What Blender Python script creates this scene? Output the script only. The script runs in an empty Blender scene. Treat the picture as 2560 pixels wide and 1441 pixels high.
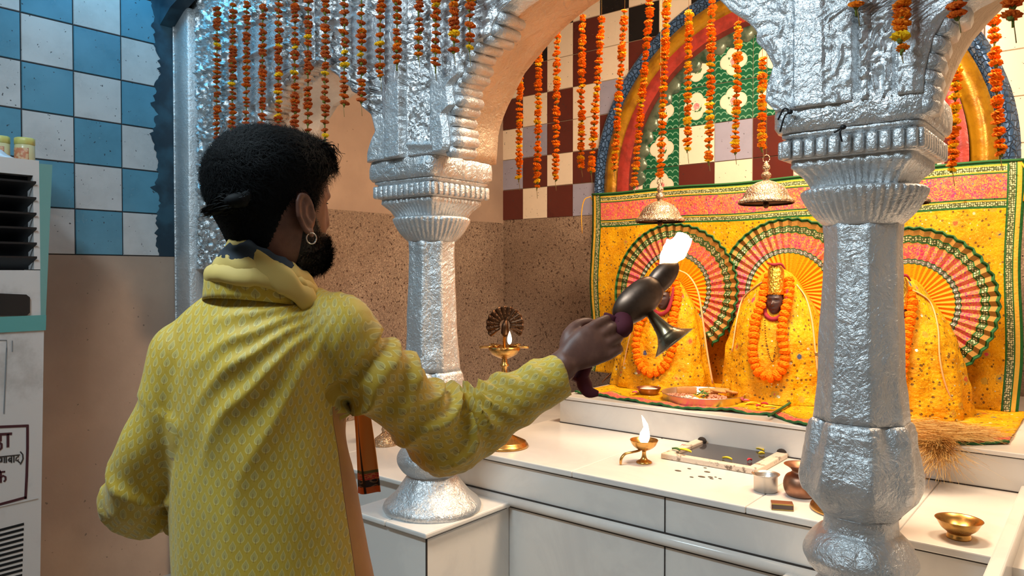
import bpy, bmesh, math, random
import numpy as np
from mathutils import Vector, Matrix, noise as mn
PI = math.pi
sc = bpy.context.scene
col = sc.collection
random.seed(7)

# ------------------------------------------------------------------ camera
H = 1.45                       # eye height of the camera above the floor
F = 1850.0                     # focal length in pixels of the 2560 wide frame
YAW = math.radians(39.04)
PITCH = math.radians(1.1)
cam_d = bpy.data.cameras.new('camera'); cam = bpy.data.objects.new('camera', cam_d); col.objects.link(cam)
cam.location = (0, 0, H); cam.rotation_euler = (PI/2 - PITCH, 0, YAW)
cam_d.sensor_width = 36; cam_d.lens = F/2560*36; cam_d.clip_start = 0.05
sc.camera = cam
RV = Vector((math.cos(YAW), math.sin(YAW), 0)); FH = Vector((-math.sin(YAW), math.cos(YAW), 0)); UP = Vector((0, 0, 1))
FV = FH*math.cos(PITCH) - UP*math.sin(PITCH); UV_ = UP*math.cos(PITCH) + FH*math.sin(PITCH)
CP = Vector((0, 0, H))
def ray(px, py): return RV*((px-1280)/F) - UV_*((py-720.5)/F) + FV
def P(px, py, cz):
    d = ray(px, py); return CP + d*(cz/d.dot(FH))
def PX(px, py, x):
    d = ray(px, py); return CP + d*(x/d.x)
def PY(px, py, y):
    d = ray(px, py); return CP + d*(y/d.y)
def PZ(px, py, z):            # z above the floor
    d = ray(px, py); return CP + d*((z-H)/d.z)

# ------------------------------------------------------------------ light and exposure
sc.view_settings.view_transform = 'Standard'; sc.view_settings.look = 'None'
sc.view_settings.exposure = 0.0; sc.view_settings.gamma = 1.0; sc.view_settings.use_curve_mapping = False
w = bpy.data.worlds.new('world'); sc.world = w; w.use_nodes = True
w.node_tree.nodes['Background'].inputs[0].default_value = (.55, .62, .75, 1)
w.node_tree.nodes['Background'].inputs[1].default_value = 0.45
def area(name, loc, target, size, energy, color, size_y=None, spread=180):
    l = bpy.data.lights.new(name, 'AREA'); l.energy = energy; l.color = color; l.size = size; l.spread = math.radians(spread)
    if size_y: l.shape = 'RECTANGLE'; l.size_y = size_y
    o = bpy.data.objects.new(name, l); col.objects.link(o); o.location = loc
    o.rotation_euler = (Vector(target)-Vector(loc)).to_track_quat('-Z', 'Y').to_euler(); return o
def point(name, loc, energy, color, r=.02):
    l = bpy.data.lights.new(name, 'POINT'); l.energy = energy; l.color = color; l.shadow_soft_size = r
    o = bpy.data.objects.new(name, l); col.objects.link(o); o.location = loc; return o
area('hall_tube_light', (-1.35, -.35, 3.15), (-1.3, 1.9, 1.4), 1.3, 55, (.70, .89, 1.0), .25)
area('blue_tube_light', (-3.22, 1.35, 3.16), (-3.5, 1.5, 2.3), .7, 7, (.10, .60, 1.0), .1)
area('shrine_ceiling_light', (-1.0, 2.75, 3.05), (-1.3, 3.3, .9), .7, 95, (1.0, .74, .49), .35)
area('shrine_side_light', (.1, 2.55, 2.6), (-1.9, 3.0, .9), .35, 24, (1.0, .74, .50), .35)

# ------------------------------------------------------------------ node helpers
def srgb(r, g, b):
    f = lambda c: c/12.92 if c <= .04045 else ((c+.055)/1.055)**2.4
    return (f(r/255), f(g/255), f(b/255), 1)
class E:                      # a value in a node tree, with operators
    def __init__(s, nt, sock): s.nt = nt; s.s = sock
    def _m(s, op, *o, clamp=False):
        n = s.nt.nodes.new('ShaderNodeMath'); n.operation = op; n.use_clamp = clamp
        for i, a in enumerate((s,)+o):
            if isinstance(a, E): s.nt.links.new(a.s, n.inputs[i])
            else: n.inputs[i].default_value = a
        return E(s.nt, n.outputs[0])
    def __add__(s, o): return s._m('ADD', o)
    __radd__ = __add__
    def __sub__(s, o): return s._m('SUBTRACT', o)
    def __rsub__(s, o): return (s*-1)+o
    def __mul__(s, o): return s._m('MULTIPLY', o)
    __rmul__ = __mul__
    def __truediv__(s, o): return s._m('DIVIDE', o)
    def gt(s, o): return s._m('GREATER_THAN', o)
    def lt(s, o): return s._m('LESS_THAN', o)
    def fract(s): return s._m('FRACT')
    def floor(s): return s._m('FLOOR')
    def abs(s): return s._m('ABSOLUTE')
    def sin(s): return s._m('SINE')
    def cos(s): return s._m('COSINE')
    def sqrt(s): return s._m('SQRT')
    def pow(s, o): return s._m('POWER', o)
    def mod(s, o): return s._m('FLOORED_MODULO', o)
    def min(s, o): return s._m('MINIMUM', o)
    def max(s, o): return s._m('MAXIMUM', o)
    def clamp(s): return s._m('ADD', 0.0, clamp=True)
    def smooth(s, a, b):      # smoothstep a -> b
        n = s.nt.nodes.new('ShaderNodeMapRange'); n.interpolation_type = 'SMOOTHSTEP'
        s.nt.links.new(s.s, n.inputs[0]); n.inputs[1].default_value = a; n.inputs[2].default_value = b
        if a > b:
            n.inputs[1].default_value = b; n.inputs[2].default_value = a; n.inputs[3].default_value = 1; n.inputs[4].default_value = 0
        return E(s.nt, n.outputs[0])
class Mat:
    def __init__(s, name, color=(.8, .8, .8, 1), rough=.5, metal=0.0, **kw):
        s.m = bpy.data.materials.new(name); s.m.use_nodes = True; s.nt = s.m.node_tree
        s.b = s.nt.nodes['Principled BSDF']; s.set('Base Color', color); s.set('Roughness', rough); s.set('Metallic', metal)
        for k, v in kw.items(): s.set(k.replace('_', ' '), v)
    def set(s, k, v):
        i = s.b.inputs[k]
        if isinstance(v, E): s.nt.links.new(v.s, i)
        elif hasattr(v, 'is_output'): s.nt.links.new(v, i)
        else: i.default_value = v+(1,) if (isinstance(v, tuple) and len(v) == 3 and i.type == 'RGBA') else v
    def coord(s, kind='Object'):
        if kind == 'UV' or kind.startswith('uv:'):
            n = s.nt.nodes.new('ShaderNodeUVMap'); n.uv_map = 'uv' if kind == 'UV' else kind[3:]; return n.outputs[0]
        if kind == 'Geo':
            return s.nt.nodes.new('ShaderNodeNewGeometry').outputs['Position']
        n = s.nt.nodes.new('ShaderNodeTexCoord'); return n.outputs[kind]
    def xyz(s, v):
        n = s.nt.nodes.new('ShaderNodeSeparateXYZ'); s.nt.links.new(v, n.inputs[0]); return [E(s.nt, n.outputs[i]) for i in range(3)]
    def vec(s, x, y, z=0.0):
        n = s.nt.nodes.new('ShaderNodeCombineXYZ')
        for i, a in enumerate((x, y, z)):
            if isinstance(a, E): s.nt.links.new(a.s, n.inputs[i])
            else: n.inputs[i].default_value = a
        return n.outputs[0]
    def noise(s, v, scale, detail=3, rough=.5, dist=0.0, color=False):
        n = s.nt.nodes.new('ShaderNodeTexNoise'); s.nt.links.new(v, n.inputs['Vector'])
        n.inputs['Scale'].default_value = scale; n.inputs['Detail'].default_value = detail
        n.inputs['Roughness'].default_value = rough; n.inputs['Distortion'].default_value = dist
        return n.outputs['Color'] if color else E(s.nt, n.outputs['Fac'])
    def voro(s, v, scale, feat='F1', out='Distance', rnd=1.0):
        n = s.nt.nodes.new('ShaderNodeTexVoronoi'); s.nt.links.new(v, n.inputs['Vector']); n.feature = feat
        n.inputs['Scale'].default_value = scale; n.inputs['Randomness'].default_value = rnd
        return E(s.nt, n.outputs[out]) if out == 'Distance' else n.outputs[out]
    def mix(s, f, a, b):
        n = s.nt.nodes.new('ShaderNodeMix'); n.data_type = 'RGBA'; n.clamp_factor = True
        if isinstance(f, E): s.nt.links.new(f.s, n.inputs[0])
        else: n.inputs[0].default_value = f
        for i, c in ((6, a), (7, b)):
            if hasattr(c, 'is_output'): s.nt.links.new(c, n.inputs[i])
            else: n.inputs[i].default_value = c if len(c) == 4 else tuple(c)+(1,)
        return n.outputs[2]
    def ramp(s, f, stops, const=True):
        n = s.nt.nodes.new('ShaderNodeValToRGB'); s.nt.links.new(f.s, n.inputs[0]); r = n.color_ramp
        r.interpolation = 'CONSTANT' if const else 'LINEAR'
        while len(r.elements) > 1: r.elements.remove(r.elements[0])
        r.elements[0].position = stops[0][0]; r.elements[0].color = stops[0][1]
        for p, c in stops[1:]:
            e = r.elements.new(p); e.color = c
        return n.outputs[0]
    def bump(s, h, strength=.5, dist=.01, prev=None):
        n = s.nt.nodes.new('ShaderNodeBump'); n.inputs['Strength'].default_value = strength; n.inputs['Distance'].default_value = dist
        s.nt.links.new(h.s, n.inputs['Height'])
        if prev is not None: s.nt.links.new(prev, n.inputs['Normal'])
        s.nt.links.new(n.outputs[0], s.b.inputs['Normal']); return n.outputs[0]

# ------------------------------------------------------------------ materials
M = {}
def m_silver(name, rough0=.26, fine=95, amp=.010, base=(.66, .67, .68, 1)):
    m = Mat(name, base, .4, .72); v = m.coord('Geo')
    n1 = m.noise(v, 22, 4, .6, 1.2); n2 = m.noise(v, fine, 3, .6, .8); n3 = m.noise(v, 6, 3)
    m.set('Base Color', m.mix(n3.smooth(.35, .7), base, tuple(c*.86 for c in base[:3])+(1,)))
    dirt = m.noise(v, 60, 2).smooth(.72, .78)
    m.set('Base Color', m.mix(dirt*.5, m.mix(n3.smooth(.35, .7), base, tuple(c*.86 for c in base[:3])+(1,)), (.1, .09, .08, 1)))
    m.set('Roughness', n2*.3+rough0)
    m.bump(n1*1.0+n2*.45, .7, amp); return m.m
M['silver'] = m_silver('silver_paint')
M['silver_rough'] = m_silver('hammered_silver_foil', .2, 60, .016)
M['silver_carved'] = m_silver('carved_silver_relief', .22, 110, .006)
M['silver_smooth'] = m_silver('smooth_silver_paint', .34, 120, .006)
M['soffit'] = m_silver('tan_gold_soffit_paint', .32, 90, .008, (.58, .46, .34, 1))
def m_tile(name, c, var=.06):
    m = Mat(name, c, .22); v = m.coord('Geo'); n = m.noise(v, 7, 4, .6); s = m.voro(v, 55)
    d = m.noise(v, 70, 1).smooth(.74, .76)
    c2 = tuple(x*(1-var*3) for x in c[:3])+(1,)
    m.set('Base Color', m.mix(d*.85, m.mix(n.smooth(.35, .75), c, c2), (.03, .03, .035, 1))); m.set('Roughness', n*.25+.12)
    return m
M['tile_blue'] = m_tile('blue_glazed_tile', srgb(88, 142, 164)).m
M['tile_white'] = m_tile('white_glazed_tile', srgb(196, 193, 192)).m
M['tile_cream'] = m_tile('cream_glazed_tile', srgb(238, 222, 200), .02).m
M['tile_maroon'] = m_tile('maroon_glazed_tile', srgb(92, 38, 32), .05).m
M['tile_black'] = m_tile('black_glazed_tile', srgb(18, 18, 22), .05).m
M['tile_lavender'] = m_tile('lavender_glazed_tile', srgb(160, 160, 184), .04).m
M['grout'] = Mat('dark_grout', srgb(46, 46, 50), .9).m
M['grout_pale'] = Mat('pale_grout', srgb(150, 132, 112), .9).m
def m_slate():  # mottled dark slate tone for the edge smear and the corner block
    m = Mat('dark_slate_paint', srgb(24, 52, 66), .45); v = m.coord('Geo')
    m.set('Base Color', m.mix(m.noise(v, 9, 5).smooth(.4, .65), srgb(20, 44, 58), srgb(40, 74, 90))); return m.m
M['slate_paint'] = m_slate()
def m_floral():
    m = Mat('green_floral_tile', (.02, .2, .1, 1), .15); uv = m.coord('UV'); x, y, _ = m.xyz(uv)
    x = x-.5; y = y-.5
    d = None
    for cx, cy in ((.17, 0), (-.17, 0), (0, .17), (0, -.17), (0, 0)):
        r = ((x-cx)*(x-cx)+(y-cy)*(y-cy)).sqrt(); d = r if d is None else d.min(r)
    q = d.lt(.175); rim = d.lt(.2)
    sx = (x*6).fract()-.5; sy = ((y*6).fract()); sc_ = (sx*sx+sy*sy).sqrt()
    scale = (sc_-.45).abs().lt(.07)
    g = m.mix(scale, srgb(24, 92, 62), srgb(120, 170, 140))
    rr = (x*x+y*y).sqrt(); n = m.noise(uv, 9, 3, .7)
    rose = (rr+(n-.5)*.12).lt(.09); leaf = ((rr-.14).abs()+(n-.5)*.22).lt(.012)
    wv = m.mix(leaf, srgb(235, 222, 198), srgb(70, 110, 70))
    wv = m.mix(rose, wv, m.mix(n.smooth(.4, .62), srgb(214, 120, 128), srgb(240, 190, 180)))
    c = m.mix(rim, g, srgb(220, 205, 180)); c = m.mix(q, c, wv); m.set('Base Color', c)
    m.bump(rim*1.0+(1-scale)*.6*(1-rim), .6, .01); return m.m
M['tile_floral'] = m_floral()
def m_flower_tile():
    m = Mat('pink_flower_tile', (.9, .8, .7, 1), .2); uv = m.coord('UV'); n = m.noise(uv, 6, 3, .6, 1.0)
    m.set('Base Color', m.ramp(n, [(0, srgb(236, 220, 198)), (.5, srgb(228, 150, 150)), (.58, srgb(240, 196, 186)), (.64, srgb(130, 160, 100)), (.7, srgb(236, 220, 198))]))
    return m.m
M['tile_flower'] = m_flower_tile()
def m_plaster():
    m = Mat('tan_painted_plaster', (.4, .3, .24, 1), .55); v = m.coord('Geo')
    a = m.noise(v, 1.8, 5, .55); b = m.noise(v, 30, 3); x, y, z = m.xyz(v)
    c = m.mix(a.smooth(.3, .7), srgb(178, 152, 132), srgb(156, 132, 116))
    sp = m.noise(v, 46, 1).smooth(.75, .77)
    m.set('Base Color', m.mix(sp*.6, c, (.05, .04, .035, 1))); m.bump(b+a*2, .25, .004); return m.m
M['plaster'] = m_plaster()
def m_granite():
    m = Mat('speckled_granite', (.3, .22, .17, 1), .32); v = m.coord('Geo')
    n = m.noise(v, 130, 2, .6); n2 = m.noise(v, 60, 2); k = m.noise(v, 2, 3)
    c = m.ramp(n, [(0, srgb(84, 68, 60)), (.4, srgb(130, 110, 96)), (.55, srgb(154, 132, 114)), (.66, srgb(178, 156, 134))], False)
    m.set('Base Color', m.mix(n2.smooth(.62, .66), m.mix(k.smooth(.35, .65)*.35, c, srgb(90, 68, 56)), srgb(72, 54, 46))); m.set('Roughness', n*.3+.2); return m.m
M['granite'] = m_granite()
def m_marble():
    m = Mat('white_marble', (.8, .77, .72, 1), .16); v = m.coord('Geo')
    n = m.noise(v, 2.2, 6, .6, 1.5); st = m.noise(v, 11, 4, .7)
    c = m.mix(n.smooth(.45, .6), srgb(232, 228, 222), srgb(224, 220, 215))
    m.set('Base Color', m.mix(st.smooth(.70, .84)*.15, c, srgb(150, 142, 134))); m.set('Roughness', n*.15+.1); return m.m
M['marble'] = m_marble()
M['joint'] = Mat('blackened_joint', srgb(52, 44, 40), .9).m
def m_stone():
    m = Mat('stained_stone', (.8, .7, .6, 1), .5); v = m.coord('Geo'); n = m.noise(v, 25, 5, .7)
    m.set('Base Color', m.mix(n.smooth(.52, .66), srgb(228, 210, 190), srgb(110, 88, 72))); m.bump(n, .4, .004); return m.m
M['stone'] = m_stone()
M['floor'] = Mat('grey_stone_floor', srgb(150, 144, 136), .35).m
M['ceiling'] = Mat('whitewashed_ceiling', srgb(200, 196, 188), .9).m
def m_emboss(name, c, sc_=38, metal=.3):
    m = Mat(name, c, .3, metal); uv = m.coord('UV'); x, y, _ = m.xyz(uv)
    v = m.voro(m.coord('Geo'), sc_, 'DISTANCE_TO_EDGE'); m.bump(v.smooth(0, .12), .9, .012)
    m.set('Base Color', m.mix(v.smooth(.02, .1), tuple(a*.55 for a in c[:3])+(1,), c)); return m.m
M['arch_blue'] = m_emboss('embossed_blue_metallic_paint', srgb(70, 104, 148))
def m_arch(name, c, c2, metal):
    m = Mat(name, c, .28, metal); v = m.coord('Geo'); n = m.noise(v, 14, 4, .6)
    m.set('Base Color', m.mix(n.smooth(.4, .7), c, c2)); m.bump(n, .4, .01); return m.m
M['arch_gold'] = m_arch('gold_paint', srgb(188, 134, 24), srgb(150, 100, 18), .35)
M['arch_red'] = m_arch('red_paint', srgb(172, 58, 48), srgb(136, 48, 40), .1)
M['arch_dark'] = m_arch('dark_red_paint', srgb(104, 42, 34), srgb(86, 34, 30), .05)
M['arch_greygreen'] = m_arch('grey_green_relief_paint', srgb(104, 116, 98), srgb(44, 74, 58), .2)
def metal(name, c, rough=.28, spot=None, scale=20, amt=.5):
    m = Mat(name, c, rough, 1.0); v = m.coord('Geo'); n = m.noise(v, scale, 4, .6)
    if spot: m.set('Base Color', m.mix(n.smooth(.45, .7)*amt, c, spot))
    m.set('Roughness', n*.25+rough-.08); return m
M['brass'] = metal('polished_brass', srgb(205, 160, 92), .25, srgb(120, 84, 50)).m
M['brass_dark'] = metal('tarnished_bronze', srgb(96, 70, 52), .4, srgb(50, 34, 28)).m
M['copper'] = metal('old_copper', srgb(166, 122, 98), .4, srgb(96, 68, 56)).m
M['steel'] = metal('stainless_steel', srgb(206, 200, 192), .34).m
M['brass_dark2'] = metal('grey_brass', srgb(150, 132, 104), .26, srgb(70, 58, 50)).m
_bb = metal('aged_bell_brass', srgb(200, 172, 142), .32, srgb(120, 92, 72)); _bb.bump(_bb.voro(_bb.coord('Geo'), 120, 'DISTANCE_TO_EDGE').smooth(0, .15)+_bb.noise(_bb.coord('Geo'), 160, 2), .6, .004); M['bell_brass'] = _bb.m
M['lamp_bronze'] = metal('sooty_bronze', srgb(120, 98, 84), .36, srgb(52, 40, 36)).m
M['gold_foil'] = (lambda m: (m.bump(m.noise(m.coord('Geo'), 90, 3), 1, .01), m.m)[1])(metal('crumpled_gold_foil', srgb(240, 200, 80), .22))
def m_petal(name, a, b):
    m = Mat(name, a, .8, Specular_IOR_Level=.1); v = m.coord('Object'); n = m.noise(v, 300, 3)
    m.set('Base Color', m.mix(n.smooth(.3, .7), a, b)); return m.m
M['petal_orange'] = m_petal('orange_marigold_petals', srgb(214, 98, 20), srgb(240, 132, 24))
M['petal_yellow'] = m_petal('yellow_marigold_petals', srgb(236, 176, 16), srgb(250, 200, 40))
M['petal_red'] = m_petal('rust_marigold_petals', srgb(186, 72, 20), srgb(216, 104, 28))
M['petal_bright'] = m_petal('bright_orange_marigold_petals', srgb(238, 106, 10), srgb(250, 140, 14))
M['petal_dark'] = m_petal('dark_rust_marigold_petals', srgb(166, 70, 30), srgb(196, 96, 44))
M['calyx'] = m_petal('green_calyx', srgb(112, 124, 50), srgb(96, 92, 40))
M['thread'] = Mat('pale_thread', srgb(150, 130, 80), .8).m
M['black_wire'] = Mat('black_wire', srgb(14, 13, 14), .5).m
# brocades
GOLD = srgb(214, 168, 60)
def brocade_yellow(m, v):     # v in metres; returns colour socket and sequin factor
    x, y, z = m.xyz(v)
    base = m.mix(m.noise(v, 14, 4).smooth(.3, .7), srgb(234, 172, 6), srgb(208, 140, 4))
    lines = (m.noise(v, 26, 2, .5, 2.2)-.5).abs().lt(.012)
    c = m.mix(lines*.8, base, srgb(150, 100, 20))
    leaf = m.voro(v, 40).lt(.22)
    c = m.mix(leaf, c, srgb(116, 80, 26))
    c = m.mix((m.noise(v, 60, 2)-.5).abs().lt(.005), c, srgb(250, 204, 70))
    d = m.voro(v, 11.5); jit = m.noise(v, 120, 2)
    dd = d+(jit-.5)*.16
    c = m.mix(dd.lt(.22), c, srgb(190, 150, 44)); 
    ring = m.voro(v, 11.5, out='Color'); r, g, b = m.xyz(ring)
    core = m.mix(r.gt(.55), srgb(200, 78, 96), srgb(74, 88, 120)); core = m.mix(g.gt(.6), core, srgb(196, 96, 50))
    c = m.mix(dd.lt(.13), c, core)
    seq = m.voro(v, 30, rnd=1).lt(.1).max(m.voro(m.vec(x+.37, y+.11, 0.0), 13).lt(.085))
    c = m.mix(seq, c, srgb(255, 246, 190))
    return c, seq
def brocade_pink(m, v):
    n = m.noise(v, 55, 3, .6, 1.5); g = (n-.5).abs().lt(.03); k = m.noise(v, 18, 2)
    c = m.mix(k.smooth(.4, .6), srgb(214, 62, 108), srgb(204, 84, 84)); c = m.mix(g, c, GOLD)
    return m.mix(m.voro(v, 40).lt(.14), c, srgb(110, 84, 150)), g
def sequin(m, v, c1=srgb(222, 212, 164), c2=srgb(74, 88, 52)):
    d = m.voro(v, 110, rnd=.4); return m.mix(d.smooth(.25, .5), c1, c2)
GREEN = srgb(34, 92, 44)
def banded(m, d, stops, fills):   # d in metres measured from the edge
    """stops: list of (start metre, key)."""
    c = fills[stops[-1][1]]
    for i in range(len(stops)-2, -1, -1):
        c = m.mix(d.lt(stops[i+1][0]), c, fills[stops[i][1]])
    return c
def m_backdrop():
    m = Mat('yellow_brocade_backdrop', rough=.6, Specular_IOR_Level=.2); uv = m.coord('UV'); x, y, _ = m.xyz(uv)    # uv in metres from the top left corner
    v = m.vec(x, y, 0.0); yl, sq = brocade_yellow(m, v); pk, g = brocade_pink(m, v)
    fills = dict(y=yl, p=pk, g=GREEN, o=GOLD, s=sequin(m, v), w=srgb(120, 120, 70))
    top = banded(m, y, [(0, 'g'), (.012, 'o'), (.02, 's'), (.04, 'o'), (.046, 'g'), (.052, 'p'), (.155, 'g'), (.162, 'o'), (.168, 's'), (.188, 'g'), (.197, 'y')], fills)
    sd = x.min(2.42-x)
    c = banded(m, sd, [(0, 'g'), (.012, 'o'), (.03, 'g'), (.036, 's'), (.062, 'g'), (.07, 'y')], dict(fills, y=top))
    m.set('Base Color', c); m.set('Roughness', .6-sq*.35); m.set('Metallic', sq*.6)
    m.bump(m.noise(v, 90, 3)+m.voro(v, 46).smooth(0, .4)*.5+m.noise(v, 7, 3)*3, .45, .006); return m.m
M['backdrop'] = m_backdrop()
def m_hem():
    m = Mat('yellow_brocade_spread', rough=.6, Specular_IOR_Level=.2); uv = m.coord('UV'); x, y, _ = m.xyz(uv)   # y metres from the front hem
    v = m.vec(x, y, 0.0); yl, sq = brocade_yellow(m, v); pk, g = brocade_pink(m, v)
    fills = dict(y=yl, p=pk, g=GREEN, o=GOLD, s=sequin(m, v))
    c = banded(m, y, [(0, 'g'), (.010, 'o'), (.018, 'p'), (.085, 'o'), (.092, 'g'), (.098, 'y')], fills)
    m.set('Base Color', c); m.set('Metallic', sq*.6); m.bump(m.noise(v, 90, 3), .5, .006); return m.m
M['hem'] = m_hem()
def m_robe():
    m = Mat('yellow_brocade_robe', rough=.6, Specular_IOR_Level=.2); v = m.coord('UV'); c, sq = brocade_yellow(m, v)
    m.set('Base Color', c); m.set('Metallic', sq*.7); m.set('Roughness', .6-sq*.35)
    m.bump(m.noise(v, 70, 3)*1.0+m.noise(v, 9, 3)*4, .6, .008); return m.m
M['robe'] = m_robe()
def m_fan():
    m = Mat('pleated_brocade_fan', rough=.6, Specular_IOR_Level=.2); uv = m.coord('UV'); a, r, _ = m.xyz(uv)  # r 0..1
    v = m.coord('Object'); pk, g = brocade_pink(m, v); s = sequin(m, v)
    fills = dict(o=srgb(242, 148, 8), g=GREEN, s=sequin(m, v, srgb(200, 200, 190), srgb(110, 110, 100)), p=pk, t=s, b=srgb(160, 118, 56), d=srgb(58, 96, 60))
    m.set('Base Color', banded(m, r, [(0, 'o'), (.53, 'd'), (.545, 's'), (.585, 'd'), (.60, 'p'), (.795, 'b'), (.81, 'g'), (.825, 't'), (.885, 'g'), (.90, 'b'), (.97, 'g')], fills))
    m.set('Metallic', r.gt(.8)*.35); m.bump(m.noise(v, 160, 2), .4, .004); return m.m
M['fan'] = m_fan()
M['piping'] = Mat('cream_and_pink_piping', srgb(226, 178, 120), .5).m
M['red_cloth'] = Mat('red_cloth', srgb(150, 30, 44), .8).m
M['maroon_cloth'] = Mat('maroon_cloth', srgb(84, 20, 36), .85).m
M['black_stone'] = (lambda m: m.m)(Mat('dark_brown_stone', srgb(66, 44, 42), .4))
M['yellow_ribbon'] = Mat('yellow_ribbon', srgb(240, 170, 30), .5).m
M['green_edge'] = Mat('green_fringe', GREEN, .8).m
# person
def m_skin():
    m = Mat('brown_skin', srgb(112, 72, 60), .5); v = m.coord('Geo'); n = m.noise(v, 40, 4)
    m.set('Base Color', m.mix(n.smooth(.3, .7), srgb(124, 82, 66), srgb(104, 66, 54))); m.set('Subsurface Weight', .08); m.set('Subsurface Radius', (.02, .008, .004))
    m.bump(m.noise(v, 400, 2), .15, .001); return m.m
M['skin'] = m_skin()
M['hair'] = Mat('black_hair', srgb(6, 7, 9), .7, Specular_IOR_Level=.18).m
M['beard'] = Mat('black_beard_hair', srgb(20, 15, 14), .5).m
def m_kurta():
    m = Mat('yellow_leaf_print_cotton', rough=.6); uv = m.coord('UV'); x, y, _ = m.xyz(uv)   # metres
    cw, ch = .0232, .0268
    def lattice(ox, oy):
        u = ((x/cw+ox).fract()-.5)*cw; vv = ((y/ch+oy).fract()-.5)*ch
        def leaf(k):          # rounded below, pointed above
            rr = ((u/(k*.66))*(u/(k*.66))+((vv+k*.22)/(k*.72))*((vv+k*.22)/(k*.72))).sqrt()
            tip = u.abs()/(k*.62)+(vv-k*.02)/(k*.98)
            return rr.lt(1.0).max(tip.lt(1.0)*vv.gt(k*.05))
        vein = u.abs().lt(.0005)*vv.lt(-.001)*vv.gt(-.0098)
        return leaf(.0086), leaf(.0067), vein
    o1, i1, v1 = lattice(0.0, 0.0); o2, i2, v2 = lattice(.5, .5)
    outer = o1.max(o2); inner = i1.max(i2); vein = v1.max(v2)
    base = m.mix(m.noise(uv, 5, 3).smooth(.35, .65), srgb(216, 184, 58), srgb(206, 170, 48))
    weave = m.noise(m.vec(x*3, y*.4, 0.0), 400, 2)
    base = m.mix(weave.smooth(.4, .7)*.25, base, srgb(226, 192, 92))
    c = m.mix(outer*.6, base, srgb(232, 218, 140)); c = m.mix(inner*.65, c, srgb(184, 166, 88)); c = m.mix(vein*.6, c, srgb(136, 84, 40))
    sd, _, _ = m.xyz(m.coord('uv:side')); n9 = m.noise(m.coord('Geo'), 9, 4)
    c = m.mix(sd.gt(.018), c, m.mix(n9.smooth(.35, .7), srgb(206, 146, 70), srgb(184, 124, 58))); c = m.mix((sd-.018).abs().lt(.0008), c, srgb(130, 80, 34))
    m.set('Base Color', c); m.set('Sheen Weight', .15); m.set('Subsurface Weight', .0)
    m.bump(weave, .12, .001); return m.m
M['kurta'] = m_kurta()
M['kurta_plain'] = (lambda m: (m.set('Base Color', m.mix(m.noise(m.coord('Geo'), 9, 4).smooth(.35, .7), srgb(214, 150, 70), srgb(190, 126, 58))), m.m)[1])(Mat('plain_orange_cotton', rough=.7))
M['trouser'] = Mat('white_cotton', srgb(200, 194, 180), .8).m
M['leather'] = Mat('brown_leather', srgb(70, 44, 30), .5).m
M['scarf_yellow'] = Mat('yellow_scarf_cotton', srgb(218, 188, 106), .7).m
M['scarf_navy'] = Mat('grey_navy_scarf_lining', srgb(52, 62, 72), .75).m
def m_scarf_end():
    m = Mat('orange_scarf_with_border', rough=.7); uv = m.coord('UV'); x, y, _ = m.xyz(uv)
    v = m.vec(x, y, 0.0); n = m.noise(v, 160, 2, .6)
    ring = (((x*42).fract()-.5)*((x*42).fract()-.5)+((y*42).fract()-.5)*((y*42).fract()-.5)).sqrt()
    blk = m.mix((ring-.3).abs().lt(.06), srgb(26, 24, 30), srgb(120, 100, 80))
    fills = dict(o=srgb(206, 140, 70), g=srgb(90, 92, 50), r=m.mix(n.gt(.5), srgb(170, 50, 50), srgb(190, 120, 70)), k=blk, e=srgb(190, 96, 40))
    c = banded(m, y, [(0, 'o'), (.262, 'g'), (.272, 'r'), (.294, 'k'), (.318, 'e'), (.6, 'e')], fills)
    c = m.mix((x-.020).abs().lt(.0016), c, srgb(20, 18, 20)); m.set('Base Color', c); return m.m
M['scarf_end'] = m_scarf_end()
# cooler
def m_white():
    m = Mat('grubby_white_paint', srgb(206, 200, 196), .4); v = m.coord('Geo'); n = m.noise(v, 5, 5, .65); n2 = m.noise(v, 28, 3)
    m.set('Base Color', m.mix(n.smooth(.5, .72)*.6, m.mix(n2.smooth(.7, .8)*.4, srgb(196, 192, 190), srgb(120, 112, 106)), srgb(150, 144, 140))); return m.m
M['cooler_white'] = m_white()
M['teal'] = Mat('faded_teal_plastic', srgb(104, 150, 146), .35).m
M['teal_strong'] = Mat('teal_plastic', srgb(84, 150, 148), .35).m
M['black_plastic'] = Mat('black_plastic', srgb(10, 14, 20), .35).m
M['dark_void'] = Mat('dark_interior', srgb(4, 6, 9), .9).m
M['maroon_paint'] = Mat('maroon_brush_paint', srgb(62, 14, 26), .6).m
M['grey_print'] = Mat('worn_grey_print', srgb(120, 124, 128), .6).m
M['jar_plastic'] = Mat('clear_jar_plastic', srgb(206, 196, 150), .2).m
M['jar_label'] = (lambda m: (m.set('Base Color', m.mix(m.noise(m.coord('Object'), 60, 3).smooth(.45, .55), srgb(196, 120, 84), srgb(214, 170, 130))), m.m)[1])(Mat('orange_jar_label', rough=.5))
M['jar_lid'] = Mat('yellow_plastic_lid', srgb(206, 196, 110), .4).m
M['white_bag'] = Mat('white_polythene', srgb(210, 214, 222), .3).m
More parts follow.
